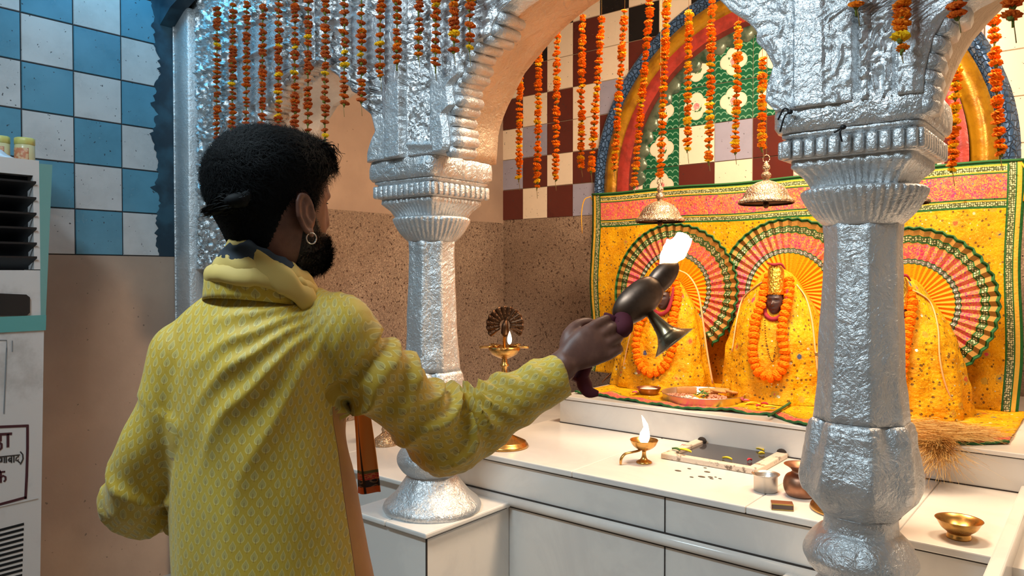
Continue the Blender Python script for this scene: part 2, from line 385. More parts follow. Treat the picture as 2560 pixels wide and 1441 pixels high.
# food and bits
M['water'] = (lambda m: m.m)(Mat('still_dark_water', srgb(70, 66, 68), .06))
M['biscuit'] = (lambda m: (m.set('Base Color', m.mix(m.noise(m.coord('Object'), 60, 3), srgb(176, 120, 66), srgb(206, 150, 90))), m.m)[1])(Mat('brown_biscuit', rough=.7))
M['peanut'] = Mat('pink_peanuts', srgb(196, 132, 104), .6).m
M['makhana'] = Mat('white_sugar_drops', srgb(236, 226, 210), .6).m
M['herb'] = Mat('green_basil_leaves', srgb(60, 104, 40), .6).m
M['milk'] = Mat('white_curd', srgb(250, 248, 244), .3).m
M['match_side'] = Mat('brown_matchbox_card', srgb(120, 66, 40), .5).m
M['match_strike'] = Mat('grey_striker_panel', srgb(96, 80, 74), .7).m
M['match_edge'] = Mat('yellow_matchbox_edge', srgb(196, 160, 80), .5).m
M['petal_pale'] = Mat('yellow_petal', srgb(240, 210, 50), .6).m
M['petal_rose'] = Mat('rose_petal', srgb(190, 40, 60), .6).m
M['petal_pink'] = Mat('pink_petal', srgb(230, 110, 140), .6).m
M['leaf_green'] = Mat('green_leaf', srgb(70, 110, 50), .6).m
M['ash'] = Mat('dark_wet_petals', srgb(90, 76, 56), .8).m
M['fibre'] = (lambda m: (m.set('Base Color', m.mix(m.noise(m.coord('Geo'), 18, 3).smooth(.3, .7), srgb(240, 204, 130), srgb(212, 160, 84))), m.m)[1])(Mat('golden_brown_hair_fibre', rough=.6))
M['stick'] = Mat('incense_stick', srgb(110, 70, 44), .8).m
def m_flame(name, c, e):
    m = bpy.data.materials.new(name); m.use_nodes = True; nt = m.node_tree; nt.nodes.clear()
    o = nt.nodes.new('ShaderNodeOutputMaterial'); em = nt.nodes.new('ShaderNodeEmission'); em.inputs[0].default_value = c; em.inputs[1].default_value = e
    nt.links.new(em.outputs[0], o.inputs[0]); return m
M['flame'] = m_flame('white_hot_flame', (1, .80, .50, 1), 7)
M['flame_outer'] = m_flame('orange_flame_edge', (1, .42, .12, 1), 2.0)
# ------------------------------------------------------------------ geometry helpers
ORG = {}
def mesh(name, V, Fc, mats, smooth=True, uv=None, midx=None):
    me = bpy.data.meshes.new(name); me.from_pydata([tuple(v) for v in V], [], [tuple(f) for f in Fc])
    for m in (mats if isinstance(mats, (list, tuple)) else [mats]): me.materials.append(m)
    if midx is not None: me.polygons.foreach_set('material_index', midx)
    if smooth: me.polygons.foreach_set('use_smooth', [True]*len(me.polygons))
    if uv is not None:
        l = me.uv_layers.new(name='uv'); i = 0
        flat = np.zeros(len(me.loops)*2)
        if len(uv) == len(V):
            vi = np.zeros(len(me.loops), dtype=int); me.loops.foreach_get('vertex_index', vi)
            a = np.array(uv, dtype=float)[vi]; flat = a.reshape(-1)
        else: flat = np.array(uv, dtype=float).reshape(-1)
        l.data.foreach_set('uv', flat)
    me.update(); return me
def tag(o, label=None, cat=None, group=None, kind=None):
    if label: o['label'] = label
    if cat: o['category'] = cat
    if group: o['group'] = group
    if kind: o['kind'] = kind
    return o
def thing(name, loc, label, cat, group=None):
    o = bpy.data.objects.new(name, None); col.objects.link(o); o.location = loc; o.empty_display_size = .05
    ORG[o] = Vector(loc); return tag(o, label, cat, group)
def obj(name, geo, mats, parent=None, smooth=True, org=None):
    """geo = (verts, faces[, uv[, midx]]) in world metres -> one mesh object."""
    V, Fc = geo[0], geo[1]; uv = geo[2] if len(geo) > 2 else None; mi = geo[3] if len(geo) > 3 else None
    L = ORG[parent] if parent is not None else (Vector(org) if org is not None else Vector((0, 0, 0)))
    me = mesh(name, [Vector(v)-L for v in V], Fc, mats, smooth, uv, mi)
    o = bpy.data.objects.new(name, me); col.objects.link(o)
    if parent is not None: o.parent = parent
    else: o.location = L
    ORG[o] = L; return o
def structure(name, geo, mats, smooth=False):
    return tag(obj(name, geo, mats, None, smooth), kind='structure')
def join(*gs):
    V, Fc, U, MI = [], [], [], []
    anyuv = any(len(g) > 2 and g[2] is not None for g in gs)
    for g in gs:
        n = len(V); V += [Vector(v) for v in g[0]]; Fc += [tuple(i+n for i in f) for f in g[1]]
        if anyuv: U += list(g[2]) if (len(g) > 2 and g[2] is not None) else [(0, 0)]*len(g[0])
        MI += list(g[3]) if len(g) > 3 else [0]*len(g[1])
    return (V, Fc, U if len(U) == len(V) else None, MI)
def setm(g, i): return (g[0], g[1], g[2] if len(g) > 2 else None, [i]*len(g[1]))
def box(x0, x1, y0, y1, z0, z1, bev=0.0):
    bm = bmesh.new(); bmesh.ops.create_cube(bm, size=1)
    for v in bm.verts: v.co = Vector(((x0+x1)/2+v.co.x*(x1-x0), (y0+y1)/2+v.co.y*(y1-y0), (z0+z1)/2+v.co.z*(z1-z0)))
    if bev: bmesh.ops.bevel(bm, geom=bm.edges[:], offset=bev, segments=2, affect='EDGES', profile=.5)
    V = [v.co.copy() for v in bm.verts]; Fc = [[v.index for v in f.verts] for f in bm.faces]; bm.free(); return (V, Fc)
def xf(g, mat): return (([mat @ Vector(v) for v in g[0]],)+tuple(g[1:]))
def frame(o, z, x=None):      # matrix with origin o, local z along z
    z = Vector(z).normalized(); x = Vector(x) if x is not None else (Vector((1, 0, 0)) if abs(z.x) < .9 else Vector((0, 1, 0)))
    x = (x-z*x.dot(z)).normalized(); y = z.cross(x)
    return Matrix(((x.x, y.x, z.x, o[0]), (x.y, y.y, z.y, o[1]), (x.z, y.z, z.z, o[2]), (0, 0, 0, 1)))
def loft(rings, closed=True, cap=True, uv=False):
    n = len(rings[0]); V = [Vector(p) for r in rings for p in r]; Fc = []
    for i in range(len(rings)-1):
        for j in range(n if closed else n-1):
            a = i*n+j; b = i*n+(j+1) % n; Fc.append((a, b, b+n, a+n))
    if cap and closed:
        Fc.append(tuple(range(n-1, -1, -1))); Fc.append(tuple((len(rings)-1)*n+j for j in range(n)))
    return (V, Fc)
def lathe(o, prof, n=32, cap=True, fn=None, axis=(0, 0, 1)):
    """prof = [(r, z)...]; fn(theta, r, z) -> r"""
    M_ = frame(o, axis); R = []
    for r, z in prof:
        R.append([M_ @ Vector((math.cos(t)*(fn(t, r, z) if fn else r), math.sin(t)*(fn(t, r, z) if fn else r), z)) for t in [2*PI*k/n for k in range(n)]])
    return loft(R, True, cap)
def catmull(pts, k=6):
    pts = [Vector(p) for p in pts]; q = [pts[0]*2-pts[1]]+pts+[pts[-1]*2-pts[-2]]; out = []
    for i in range(1, len(q)-2):
        for s in range(k):
            t = s/k; a, b, c, d = q[i-1], q[i], q[i+1], q[i+2]
            out.append(.5*((2*b)+(c-a)*t+(2*a-5*b+4*c-d)*t*t+(3*b-a-3*c+d)*t**3))
    out.append(pts[-1]); return out
def tube(path, rad, n=8, flat=1.0, up=None, cap=True):
    """rad number or list; flat scales the second axis"""
    path = [Vector(p) for p in path]; R = []; N = len(path); prev = Vector(up) if up is not None else None
    for i, p in enumerate(path):
        t = (path[min(i+1, N-1)]-path[max(i-1, 0)]).normalized()
        if prev is None: prev = Vector((0, 0, 1)) if abs(t.z) < .9 else Vector((1, 0, 0))
        u = (prev-t*prev.dot(t)).normalized(); prev = u; v = t.cross(u)
        r = rad if isinstance(rad, (int, float)) else (rad[i] if len(rad) == N else np.interp(i/(N-1), np.linspace(0, 1, len(rad)), rad))
        R.append([p+u*(math.cos(a)*r*flat)+v*(math.sin(a)*r) for a in [2*PI*k/n for k in range(n)]])
    return loft(R, True, cap)
def grid(nu, nv, fn, uvfn=None):
    V = []; U = []
    for i in range(nu+1):
        for j in range(nv+1):
            V.append(fn(i/nu, j/nv)); U.append(uvfn(i/nu, j/nv) if uvfn else (i/nu, j/nv))
    Fc = [(i*(nv+1)+j, (i+1)*(nv+1)+j, (i+1)*(nv+1)+j+1, i*(nv+1)+j+1) for i in range(nu) for j in range(nv)]
    return (V, Fc, U)
def solidify(o, t, off=-1):
    m = o.modifiers.new('solid', 'SOLIDIFY'); m.thickness = t; m.offset = off; return o
def fbm(p, s, o=3): return mn.fractal(Vector(p)*s, 1.0, 2.0, o)
def ell(c, rx, ry, rz, mat=None, n=16, m=10):   # ellipsoid; mat gives the axes
    V = []; Fc = []
    A = mat if mat is not None else Matrix.Identity(3)
    for i in range(m+1):
        ph = PI*i/m
        for j in range(n):
            t = 2*PI*j/n; V.append(Vector(c)+A @ Vector((math.sin(ph)*math.cos(t)*rx, math.sin(ph)*math.sin(t)*ry, math.cos(ph)*rz)))
    for i in range(m):
        for j in range(n): Fc.append((i*n+j, i*n+n*0+(j+1) % n, (i+1)*n+(j+1) % n, (i+1)*n+j)[::-1])
    return (V, Fc)
def copy_tree(o, parent=None):
    c = o.copy(); col.objects.link(c)
    if parent is not None: c.parent = parent
    for ch in list(o.children): copy_tree(ch, c)
    return c

# ------------------------------------------------------------------ the room
XL = -3.52; YB = 4.24; ZT = 3.30; YA0, YA1 = 1.79, 2.13      # left wall, back wall, ceiling, arcade front and back
structure('floor', box(XL-.1, 1.9, -2.6, YB+.1, -.08, 0), M['floor'])
structure('ceiling', box(XL-.1, 1.9, -2.6, YB+.1, ZT, ZT+.08), M['ceiling'])
structure('wall_front', box(XL-.1, 1.9, -2.7, -2.6, 0, ZT), M['ceiling'])
structure('wall_right', box(1.8, 1.9, -2.6, YB+.1, 0, ZT), M['ceiling'])
# left wall: plaster below, chequered tiles above
TS = .2
g = [setm(box(XL-.1, XL-.006, -2.6, YA0-.02, 0, ZT), 3)]
ztile0 = PX(187, 637, XL).z; ytile = PX(187, 400, XL).y
ny0 = int((-2.6-ytile)/TS)-1
def tile_quad(o, u, v, su, sv, gap=.0022, th=.005, idx=0, uvs=True):
    o = Vector(o); u = Vector(u); v = Vector(v); n = u.cross(v)
    a = [o+u*gap+v*gap, o+u*(su-gap)+v*gap, o+u*(su-gap)+v*(sv-gap), o+u*gap+v*(sv-gap)]
    b = .0018
    t = [o+u*(gap+b)+v*(gap+b)+n*th, o+u*(su-gap-b)+v*(gap+b)+n*th, o+u*(su-gap-b)+v*(sv-gap-b)+n*th, o+u*(gap+b)+v*(sv-gap-b)+n*th]
    return (a+t, [(4, 5, 6, 7), (0, 1, 5, 4), (1, 2, 6, 5), (2, 3, 7, 6), (3, 0, 4, 7)], [(0, 0), (1, 0), (1, 1), (0, 1)]*2, [idx]*5)
for j in range(0, 12):
    z = ztile0+j*TS
    if z > ZT-.01: break
    for i in range(ny0, 20):
        y = ytile+i*TS; y1 = min(y+TS, YA0-.02)
        if y1-y < .02 or y < -2.6: continue
        h_ = min(TS, ZT-z)
        if h_ < .02: continue
        g.append(tile_quad((XL-.006, y, z), (0, 1, 0), (0, 0, 1), y1-y, h_, idx=(0 if (i+j) % 2 == 0 else 1)))
# plaster dado proud of the tiles, with a ragged top
g.append(setm(box(XL-.006, XL-.001, -2.6, YA0-.02, 0, ztile0-.002), 2))
# chamber part of the left wall
zd = H+.375
g.append(setm(box(XL-.1, XL, YA0-.02, YB+.1, 0, zd), 4)); g.append(setm(box(XL-.1, XL, YA0-.02, YB+.1, zd, ZT), 2))
wl = structure('wall_left', join(*g), [M['tile_blue'], M['tile_white'], M['plaster'], M['grout'], M['granite']])
# slate coloured paint brushed over the tile edge beside the pilaster: ragged thin coat of its own
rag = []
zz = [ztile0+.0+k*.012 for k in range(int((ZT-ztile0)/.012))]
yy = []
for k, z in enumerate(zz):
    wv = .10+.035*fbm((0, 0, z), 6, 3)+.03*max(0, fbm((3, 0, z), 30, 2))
    if z > H+1.2: wv += (z-H-1.2)*.25  # widens upwards to darken the top corner
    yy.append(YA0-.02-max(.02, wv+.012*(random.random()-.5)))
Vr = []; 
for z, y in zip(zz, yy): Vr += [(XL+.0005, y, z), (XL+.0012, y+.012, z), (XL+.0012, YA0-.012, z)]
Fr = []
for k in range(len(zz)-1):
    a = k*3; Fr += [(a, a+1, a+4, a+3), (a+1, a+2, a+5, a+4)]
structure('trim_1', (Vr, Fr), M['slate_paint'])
# back wall: granite dado, tiles, arch of painted bands
TB = .222
gb = [setm(box(XL-.1, 1.9, YB, YB+.1, 0, zd+.03), 6), setm(box(XL-.1, 1.9, YB, YB+.1, zd+.03, ZT), 7)]
pc = PY(1320, 548, YB)            # a tile corner on the left part
tx0 = PY(1250, 548, YB).x; tz0 = pc.z-.0
AX, AZ, AR = -1.53, H+.567, 1.19   # arch centre and outer radius
pat = {  # left part rows from bottom: w cream, m maroon, k black, l lavender
 0: 'mwmlmwm', 1: 'lmwmwmw', 2: 'wlmwmwm', 3: 'mwmwlmw', 4: 'wmwmwmw', 5: 'wkwmwkw', 6: 'kwkwkwk', 7: 'wkwkwkw'}
mi = dict(w=0, m=1, k=2, l=3, f=4, p=5)
def in_arch(x, z): return (z > AZ and (x-AX)**2+(z-AZ)**2 < (AR-.30)**2) or (z <= AZ and abs(x-AX) < AR-.30)
for j in range(9):
    z = tz0+j*TB; h_ = min(TB, ZT-z)
    if h_ < .02: break
    for i in range(24):
        x = tx0+i*TB*.985
        if x+TB*.985 > 1.8: break
        k = pat[j % 8][i % 7] if x < -2.2 else ('w' if x > -.5 else pat[j % 8][(i+j) % 7])
        gb.append(tile_quad((x, YB, z), (1, 0, 0), (0, 0, 1), TB*.985, h_, gap=.0016, idx=mi[k]))
wbk = structure('wall_back', join(*gb), [M['tile_cream'], M['tile_maroon'], M['tile_black'], M['tile_lavender'], M['tile_floral'], M['tile_flower'], M['granite'], M['grout_pale']])
# tiled panel inside the arch (proud of the wall) and the bands
ga = []; fx0 = PY(1697, 320, YB-.03).x; fz0 = PY(1697, 320, YB-.03).z; TF = .232
yp = YB-.025
rows = {-3: 'ffwmwmw', -2: 'ffmwmpw', -1: 'ffwlmwl'}
for j in range(-5, 6):
    for i in range(-6, 9):
        x = fx0+i*TF; z = fz0+j*TF; cx, cz_ = x+TF/2, z+TF/2
        if not any(in_arch(a, b) for a in (x, x+TF) for b in (z, z+TF)): continue
        k = 'f' if (j >= 0 or i < 0) else rows.get(j, 'mwmwmww')[(i+2) % 7]
        q = tile_quad((x, yp, z), (1, 0, 0), (0, 0, 1), TF, TF, gap=.0014, idx=mi[k])
        # trim to the arch opening
        V = []
        for v in q[0]:
            dx, dz = v.x-AX, v.z-AZ; rr = math.hypot(dx, dz); lim = AR-.285
            if dz > 0 and rr > lim: v = Vector((AX+dx*lim/rr, v.y, AZ+dz*lim/rr))
            if dz <= 0 and abs(dx) > lim: v = Vector((AX+math.copysign(lim, dx), v.y, v.z))
            V.append(v)
        ga.append((V, q[1], q[2], q[3]))
ga.append(setm(([Vector((AX-.9, yp+.002, H-.3)), Vector((AX+.9, yp+.002, H-.3)), Vector((AX+.9, yp+.002, AZ))]+[Vector((AX+.9*math.cos(PI*k/24), yp+.002, AZ+.9*math.sin(PI*k/24))) for k in range(1, 25)], [tuple(range(27))]), 7))
structure('trim_2', join(*ga), [M['tile_cream'], M['tile_maroon'], M['tile_black'], M['tile_lavender'], M['tile_floral'], M['tile_flower'], M['granite'], M['grout_pale']])
def arch_band(r0, r1, prof, z0=H-.45):
    """prof: depth in front of the wall across the band (u 0..1 from outer to inner)"""
    st = [(Vector((-1, 0)), z0+(AZ-z0)*k/8) for k in range(8)]
    R = []
    nu = 10
    for k in range(8): R.append([Vector((AX-(r0+(r1-r0)*u/nu), YB-prof(u/nu), z0+(AZ-z0)*k/8)) for u in range(nu+1)])
    for k in range(61):
        t = PI-PI*k/60; R.append([Vector((AX+math.cos(t)*(r0+(r1-r0)*u/nu), YB-prof(u/nu), AZ+math.sin(t)*(r0+(r1-r0)*u/nu))) for u in range(nu+1)])
    for k in range(7, -1, -1): R.append([Vector((AX+(r0+(r1-r0)*u/nu), YB-prof(u/nu), z0+(AZ-z0)*k/8)) for u in range(nu+1)])
    return loft(R, False, False)
ab = thing('painted_arch', (AX, YB, H-.45), 'concentric blue, gold and red painted arch framing the green floral wall tiles', 'arch')
obj('blue_band', arch_band(AR, AR-.088, lambda u: .005+.05*math.sin(PI*u)), M['arch_blue'], ab)
obj('gold_band', arch_band(AR-.088, AR-.205, lambda u: .02+.03*math.sin(PI*u)*(1 if u < .8 else .6)), M['arch_gold'], ab)
obj('red_band', arch_band(AR-.205, AR-.285, lambda u: .05-.01*u+.008*math.sin(PI*u)), M['arch_red'], ab)
obj('dark_inner_band', arch_band(AR-.285, AR-.32, lambda u: .04-.012*u), M['arch_dark'], ab)
def scal(r0, r1):             # scalloped grey green moulding inside the red band
    R = []
    for k in range(0, 241):
        t = PI-PI*k/240; s = abs(math.sin(k*PI/8))
        R.append([Vector((AX+math.cos(t)*r, YB-.028-d, AZ+math.sin(t)*r)) for r, d in ((r0, 0), (r0-.004, .016), (r1+.03-s*.028, .016), (r1+.022-s*.028, 0))])
    return loft(R, False, False)
obj('scalloped_moulding', scal(AR-.315, AR-.40), M['arch_greygreen'], ab)

# ------------------------------------------------------------------ altar: marble platform, step, ledge
ZL = H-.877; ZS = H-.71; ZP = H-.58
YS = 2.19; YP = 2.88; XA0, XA1 = -2.12, -.22
al = thing('marble_altar', (-1.2, 3.2, 0), 'white marble altar platform with a stepped back and half-round moulding', 'altar')
body = join(box(XA0+.015, XA1, YS+.018, YB-.005, 0, ZS-.022), box(XA1-.001, 1.79, YS+.018, YB-.005, 0, ZS-.022))
obj('riser', body, M['marble'], al, smooth=False)
sl = []
xs = [XA0, -1.50, -.86, -.45, XA1-.002]
for a, b in zip(xs[:-1], xs[1:]): sl.append(box(a+.0008, b-.0008, YS, YP+.02, ZS-.022, ZS, .004))
sl.append(box(XA0, -2.05, YP+.02, YB-.01, ZS-.022, ZS, .004)); sl.append(box(-.42, XA1-.002, YP+.022, YB-.3, ZS-.022, ZS-.001, .003))
obj('platform_slab', join(*sl), M['marble'], al, smooth=False)
obj('step', join(box(-2.04, XA1+.25, YP, YB-.01, ZS+.0005, ZP-.016), box(-2.045, XA1+.25, YP-.006, YB-.01, ZP-.016, ZP, .003)), M['marble'], al, smooth=False)
# right hand side: raised rim along the end of the platform
obj('side_rim', join(box(XA1, XA1+.035, YS-.42, YP+.0, ZS-.30, ZS+.028, .005), box(XA1+.035, XA1+.6, YS-.42, YP+.0, 0, ZS-.06, .003)), M['marble'], al, smooth=False)
obj('moulding', tube([(XA0-.02, YS+.012, ZL+.0), (XA1-.02, YS+.012, ZL+.0)], .020, 14), M['marble'], al)
obj('joint_line', join(box(XA0, XA1, YS+.008, YS+.019, ZL+.018, ZL+.022), box(XA0, XA1, YS+.006, YS+.018, ZS-.026, ZS-.022), box(XA0, XA1, YS+.008, YS+.019, ZL-.024, ZL-.02),
    box(-2.04, XA1+.2, YP-.003, YP+.002, ZS, ZS+.004), box(-2.04, XA1+.2, YP-.004, YP+.002, ZP-.0185, ZP-.0165), box(-1.14, -1.137, YS+.014, YS+.019, 0, ZS-.03)), M['joint'], al, smooth=False)
# left bay ledge
lg = thing('marble_ledge', (-2.8, 2.9, 0), 'low white marble ledge in the left bay behind the pillar', 'ledge')
obj('ledge_body', box(XL+.002, XA0-.002, 2.16, YB-.002, 0, ZL-.02), M['marble'], lg, smooth=False)
obj('ledge_top', join(box(XL+.002, -2.9, 2.12, 2.9, ZL-.02, ZL, .005), box(-2.899, XA0-.003, 2.12, 2.9, ZL-.02, ZL, .005), box(XL+.002, XA0-.003, 2.901, YB-.002, ZL-.02, ZL, .005)), M['marble'], lg, smooth=False)
def pedestal(x0, x1, lab):
    p = thing('marble_pedestal', ((x0+x1)/2, 1.95, 0), lab, 'pedestal', 'marble pedestals under the silver pillars')
    obj('pedestal_body', box(x0+.018, x1-.018, 1.76, YS+.015, 0, ZL-.02, .002), M['marble'], p, smooth=False)
    xm = (x0+x1)/2+.0
    obj('top_slab', join(box(x0, xm-.0006, 1.74, YS+.012, ZL-.02, ZL, .006), box(xm+.0006, x1, 1.74, YS+.012, ZL-.02, ZL, .006)), M['marble'], p, smooth=False)
    obj('joint_line', join(box(x0+.012, x1-.012, 1.755, 1.7605, ZL-.026, ZL-.02), box(x1-.019, x1-.0165, 1.76, YS, ZL-.028, ZL-.02), box(x1-.021, x1-.0172, 1.759, 1.765, 0, ZL-.02)), M['joint'], p, smooth=False)
pedestal(-2.20, -1.785, 'marble pedestal under the left silver pillar, beside the man')
pedestal(-.735, -.255, 'marble pedestal under the right silver pillar at the altar front')

# ------------------------------------------------------------------ silver pillars
def pillar(cx, cy, label):
    p = thing('silver_pillar', (cx, cy, ZL), label, 'pillar', 'silver painted pillars of the arcade')
    def zz(z): return H+z
    n = 96
    def rough(t, r, z, a=.004): return r+a*fbm((cx+math.cos(t)*.5, cy+math.sin(t)*.5, z*2), 4, 4)
    def octo(t, r, z):
        a = (t+PI/8) % (PI/4)-PI/8; return r/math.cos(a)*(1-.008*(abs(a) > .36))
    def prof(pts, k=5): return [(q.x, q.y) for q in catmull([(a, b, 0) for a, b in pts], k)]
    o = (cx, cy, 0)
    base = prof([(.183, zz(-.877)), (.186, zz(-.865)), (.178, zz(-.848)), (.150, zz(-.825)), (.120, zz(-.79)), (.098, zz(-.762)), (.09, zz(-.748))])
    obj('base', lathe(o, base, n, fn=lambda t, r, z: rough(t, r, z, .006)), M['silver'], p)
    bulb = prof([(.088, zz(-.75)), (.108, zz(-.735)), (.127, zz(-.71)), (.131, zz(-.69)), (.118, zz(-.66)), (.098, zz(-.638)), (.086, zz(-.628)), (.084, zz(-.60)), (.09, zz(-.59))])
    obj('bulb', lathe(o, bulb, n, fn=lambda t, r, z: rough(t, r, z, .005)), M['silver'], p)
    vase = prof([(.086, zz(-.592)), (.108, zz(-.565)), (.126, zz(-.54)), (.133, zz(-.505)), (.129, zz(-.46)), (.121, zz(-.42)), (.117, zz(-.385)), (.112, zz(-.365)), (.10, zz(-.355))])
    def vf(t, r, z):
        a = t % (PI/2); lobe = .006*abs(math.sin(t*4)) * (1 if z < zz(-.38) else 0)
        notch = -.012*max(0, 1-((a-PI/4)/.16)**2)*max(0, min(1, (z-zz(-.45))/.06)) if abs(a-PI/4) < .16 else 0
        return rough(t, octo(t, r*.975, z) if z > zz(-.54) else r, z, .006)+lobe*.4+notch
    obj('vase', lathe(o, vase, n, fn=vf), M['silver'], p)
    sh = []
    for k in range(31):
        u = k/30; z = zz(-.357)+(.48)*u; r = .1*(1-u)+.083*u+(.006*(1-u/.2) if u < .2 else 0)+(.004*(u-.9)/.1 if u > .9 else 0); sh.append((r, z))
    obj('shaft', lathe(o, sh, n, fn=lambda t, r, z: rough(t, octo(t, r*.97, z), z, .0035)), M['silver'], p)
    # lotus bowl, fluted
    lo = prof([(.086, zz(.118)), (.094, zz(.124)), (.116, zz(.15)), (.134, zz(.18)), (.141, zz(.198)), (.135, zz(.207)), (.115, zz(.21))], 4)
    def flute(t, r, z): return r+(.0055*(abs(math.sin(t*22))-.5)*min(1, max(0, (z-zz(.12))/.03)))*(1 if z < zz(.203) else .2)
    obj('lotus_bowl', lathe(o, lo, 264, fn=flute), M['silver'], p)
    def sq(t, r, z=0, c=.09):     # rounded square
        a = abs(math.cos(t)); b = abs(math.sin(t)); return r/((a**14+b**14)**(1/14))
    cv = [(.098, zz(.205)), (.102, zz(.215)), (.112, zz(.232)), (.130, zz(.25)), (.136, zz(.256)), (.136, zz(.272)), (.130, zz(.275))]
    def sqf(t, r, z): return sq(t, r)+.0045*(abs(math.sin(t*26))-.5)*(1 if z < zz(.27) else 0)
    obj('flared_neck', lathe(o, cv, 312, fn=sqf), M['silver'], p)
    # crenellated band: leaf blocks round a square
    cre = [lathe(o, [(.137, zz(.272)), (.147, zz(.275)), (.147, zz(.325)), (.155, zz(.328)), (.155, zz(.336)), (.14, zz(.337))], 64, fn=lambda t, r, z: sq(t, r))]
    s = .150
    for side in range(4):
        dx, dy = ((1, 0), (0, 1), (-1, 0), (0, -1))[side]
        for k in range(11):
            u = (k-5)*.0272
            c = Vector((cx+dx*s-dy*u, cy+dy*s+dx*u, zz(.298)))
            M_ = frame(c, (0, 0, 1), (dx, dy, 0))
            q = box(-.008, .009, -.0115, .0115, -.022, .022, .006); cre.append(xf(q, M_))
    obj('leaf_band', join(*cre), M['silver'], p)
    blk = []
    nv = 12
    def bf(t, r, z): return sq(t, r)+.005*fbm((math.cos(t)*3+cx, math.sin(t)*3, z*9), 2, 3)
    obj('abacus', lathe(o, [(.14, zz(.334)), (.160, zz(.338)), (.167, zz(.35)), (.168, zz(.38)), (.166, zz(.405)), (.158, zz(.416)), (.12, zz(.42))], 160, fn=bf), M['silver_rough'], p)
    return p
PLX, PRX, PY0 = -1.97, -.477, 1.955
pillar(PLX, PY0, 'silver painted pillar standing behind the man\'s raised arm')
pillar(PRX, PY0, 'large silver pillar in front of the idols at the right')
# ------------------------------------------------------------------ carved arcade over the pillars
def xz(px, py, y): q = PY(px, py, y); return (q.x, q.z)
def curve(pts, y):            # pixel outline on plane y -> function x(z) (pts from low to high)
    a = sorted([xz(px, py, y)[::-1] for px, py in pts]); zs = [p[0] for p in a]; xs = [p[1] for p in a]
    return lambda z: float(np.interp(z, zs, xs)), zs, xs
YM = YA0+.085
midL_f = [(1112, 394), (1126, 362), (1123, 321), (1116, 284), (1139, 262), (1134, 240), (1132, 211), (1158, 183), (1162, 150), (1171, 124), (1197, 103), (1226, 87), (1231, 60), (1249, 27), (1275, 3), (1320, -30), (1390, -70)]
midL_b = [(1240, 412), (1245, 330), (1256, 298), (1272, 261), (1313, 183), (1345, 142), (1400, 78), (1455, 32), (1497, 0), (1580, -50), (1700, -95)]
midR_f = [(1933, 373), (1929, 346), (1944, 300), (1940, 280), (1913, 253), (1918, 213), (1933, 164), (1915, 129), (1890, 105), (1893, 80), (1865, 50), (1827, 28), (1800, 0), (1720, -60), (1600, -110)]
rgtL_f = [(2302, 385), (2302, 330), (2300, 275), (2306, 249), (2311, 178), (2322, 130), (2333, 89), (2364, 40), (2400, 18), (2440, -10), (2520, -50), (2640, -90)]
rgtL_b = [(2340, 400), (2346, 355), (2351, 284), (2373, 222), (2395, 164), (2440, 89), (2493, 36), (2530, 0), (2600, -40), (2700, -80)]
lftR_f = [(918, 385), (932, 345), (938, 330), (930, 295), (927, 285), (905, 268), (896, 250), (905, 240), (880, 229), (873, 215), (853, 203), (845, 190), (832, 165), (822, 172), (803, 160), (788, 153)]
lftL_f = [(560, 690), (575, 640), (572, 600), (586, 560), (584, 520), (604, 470), (603, 430), (628, 385), (628, 350), (652, 300), (655, 270), (684, 240), (690, 215), (715, 195), (725, 172), (752, 165), (765, 155), (788, 153)]
ZTOP = ZT-.02
def relief(x, z, y):
    """outward height of the carving"""
    n = fbm((x, z, 0), 15, 4); r = abs(fbm((x+5, z, 1), 28, 4)); return n, r
def panel(name, zl, zh, xl, xr, parent, y=YA0, orn=None, nx=None, nz=None, mat=None, yb=YM):
    nz = nz or max(8, int((zh-zl)/.0062)); 
    wmax = max(abs(xr(zl+(zh-zl)*k/10)-xl(zl+(zh-zl)*k/10)) for k in range(11)); nx = nx or max(8, int(wmax/.0062))
    V = []; Fc = []; SM = []
    for j in range(nz+1):
        z = zl+(zh-zl)*j/nz; a, b = xl(z), xr(z)
        for i in range(nx+1):
            u = i/nx; x = a+(b-a)*u; ed = min(u, 1-u)*abs(b-a)
            h, sm = orn(x, z); h = h*min(1, ed/.02) + .002*fbm((x, z, 4), 9, 3)
            V.append(Vector((x, y-h, z))); SM.append(sm)
    N = (nx+1)
    for j in range(nz):
        for i in range(nx): Fc.append((j*N+i, j*N+i+1, (j+1)*N+i+1, (j+1)*N+i))
    # sides back to yb
    m = len(V); 
    for j in range(nz+1):
        z = zl+(zh-zl)*j/nz; V.append(Vector((xl(z), yb, z))); V.append(Vector((xr(z), yb, z)))
    for j in range(nz):
        Fc.append((j*N, (j+1)*N, m+2*(j+1), m+2*j)); Fc.append((j*N+nx, m+2*j+1, m+2*(j+1)+1, (j+1)*N+nx))
    Fc.append(tuple([m, m+1]+[i for i in range(nx, -1, -1)]))
    MI = [(1 if (f[0] < m and SM[f[0]]) else 0) for f in Fc]
    return obj(name, (V, Fc, None, MI), [M['silver_carved'], M['silver']], parent)
arc = thing('carved_arcade', (PLX, YA0, H+.41), 'silver painted arcade wall with cusped arches and carved leaf relief', 'arcade')
zb = H+.41
fLr, *_ = curve(lftR_f, YA0); fLl, zl_, _ = curve(lftL_f, YA0); fMl, *_ = curve(midL_f, YA0); fMr, *_ = curve(midR_f, YA0); fRl, *_ = curve(rgtL_f, YA0)
XM = -1.22; xap = xz(788, 153, YA0)[0]; zap = xz(788, 153, YA0)[1]
def cl(f, lo=-9, hi=9): return lambda z: min(hi, max(lo, f(z)))
def px_of(x, z):
    d = Vector((x, YA0, z))-CP; k = d.dot(FV); return 1280+F*d.dot(RV)/k, 720.5-F*d.dot(UV_)/k
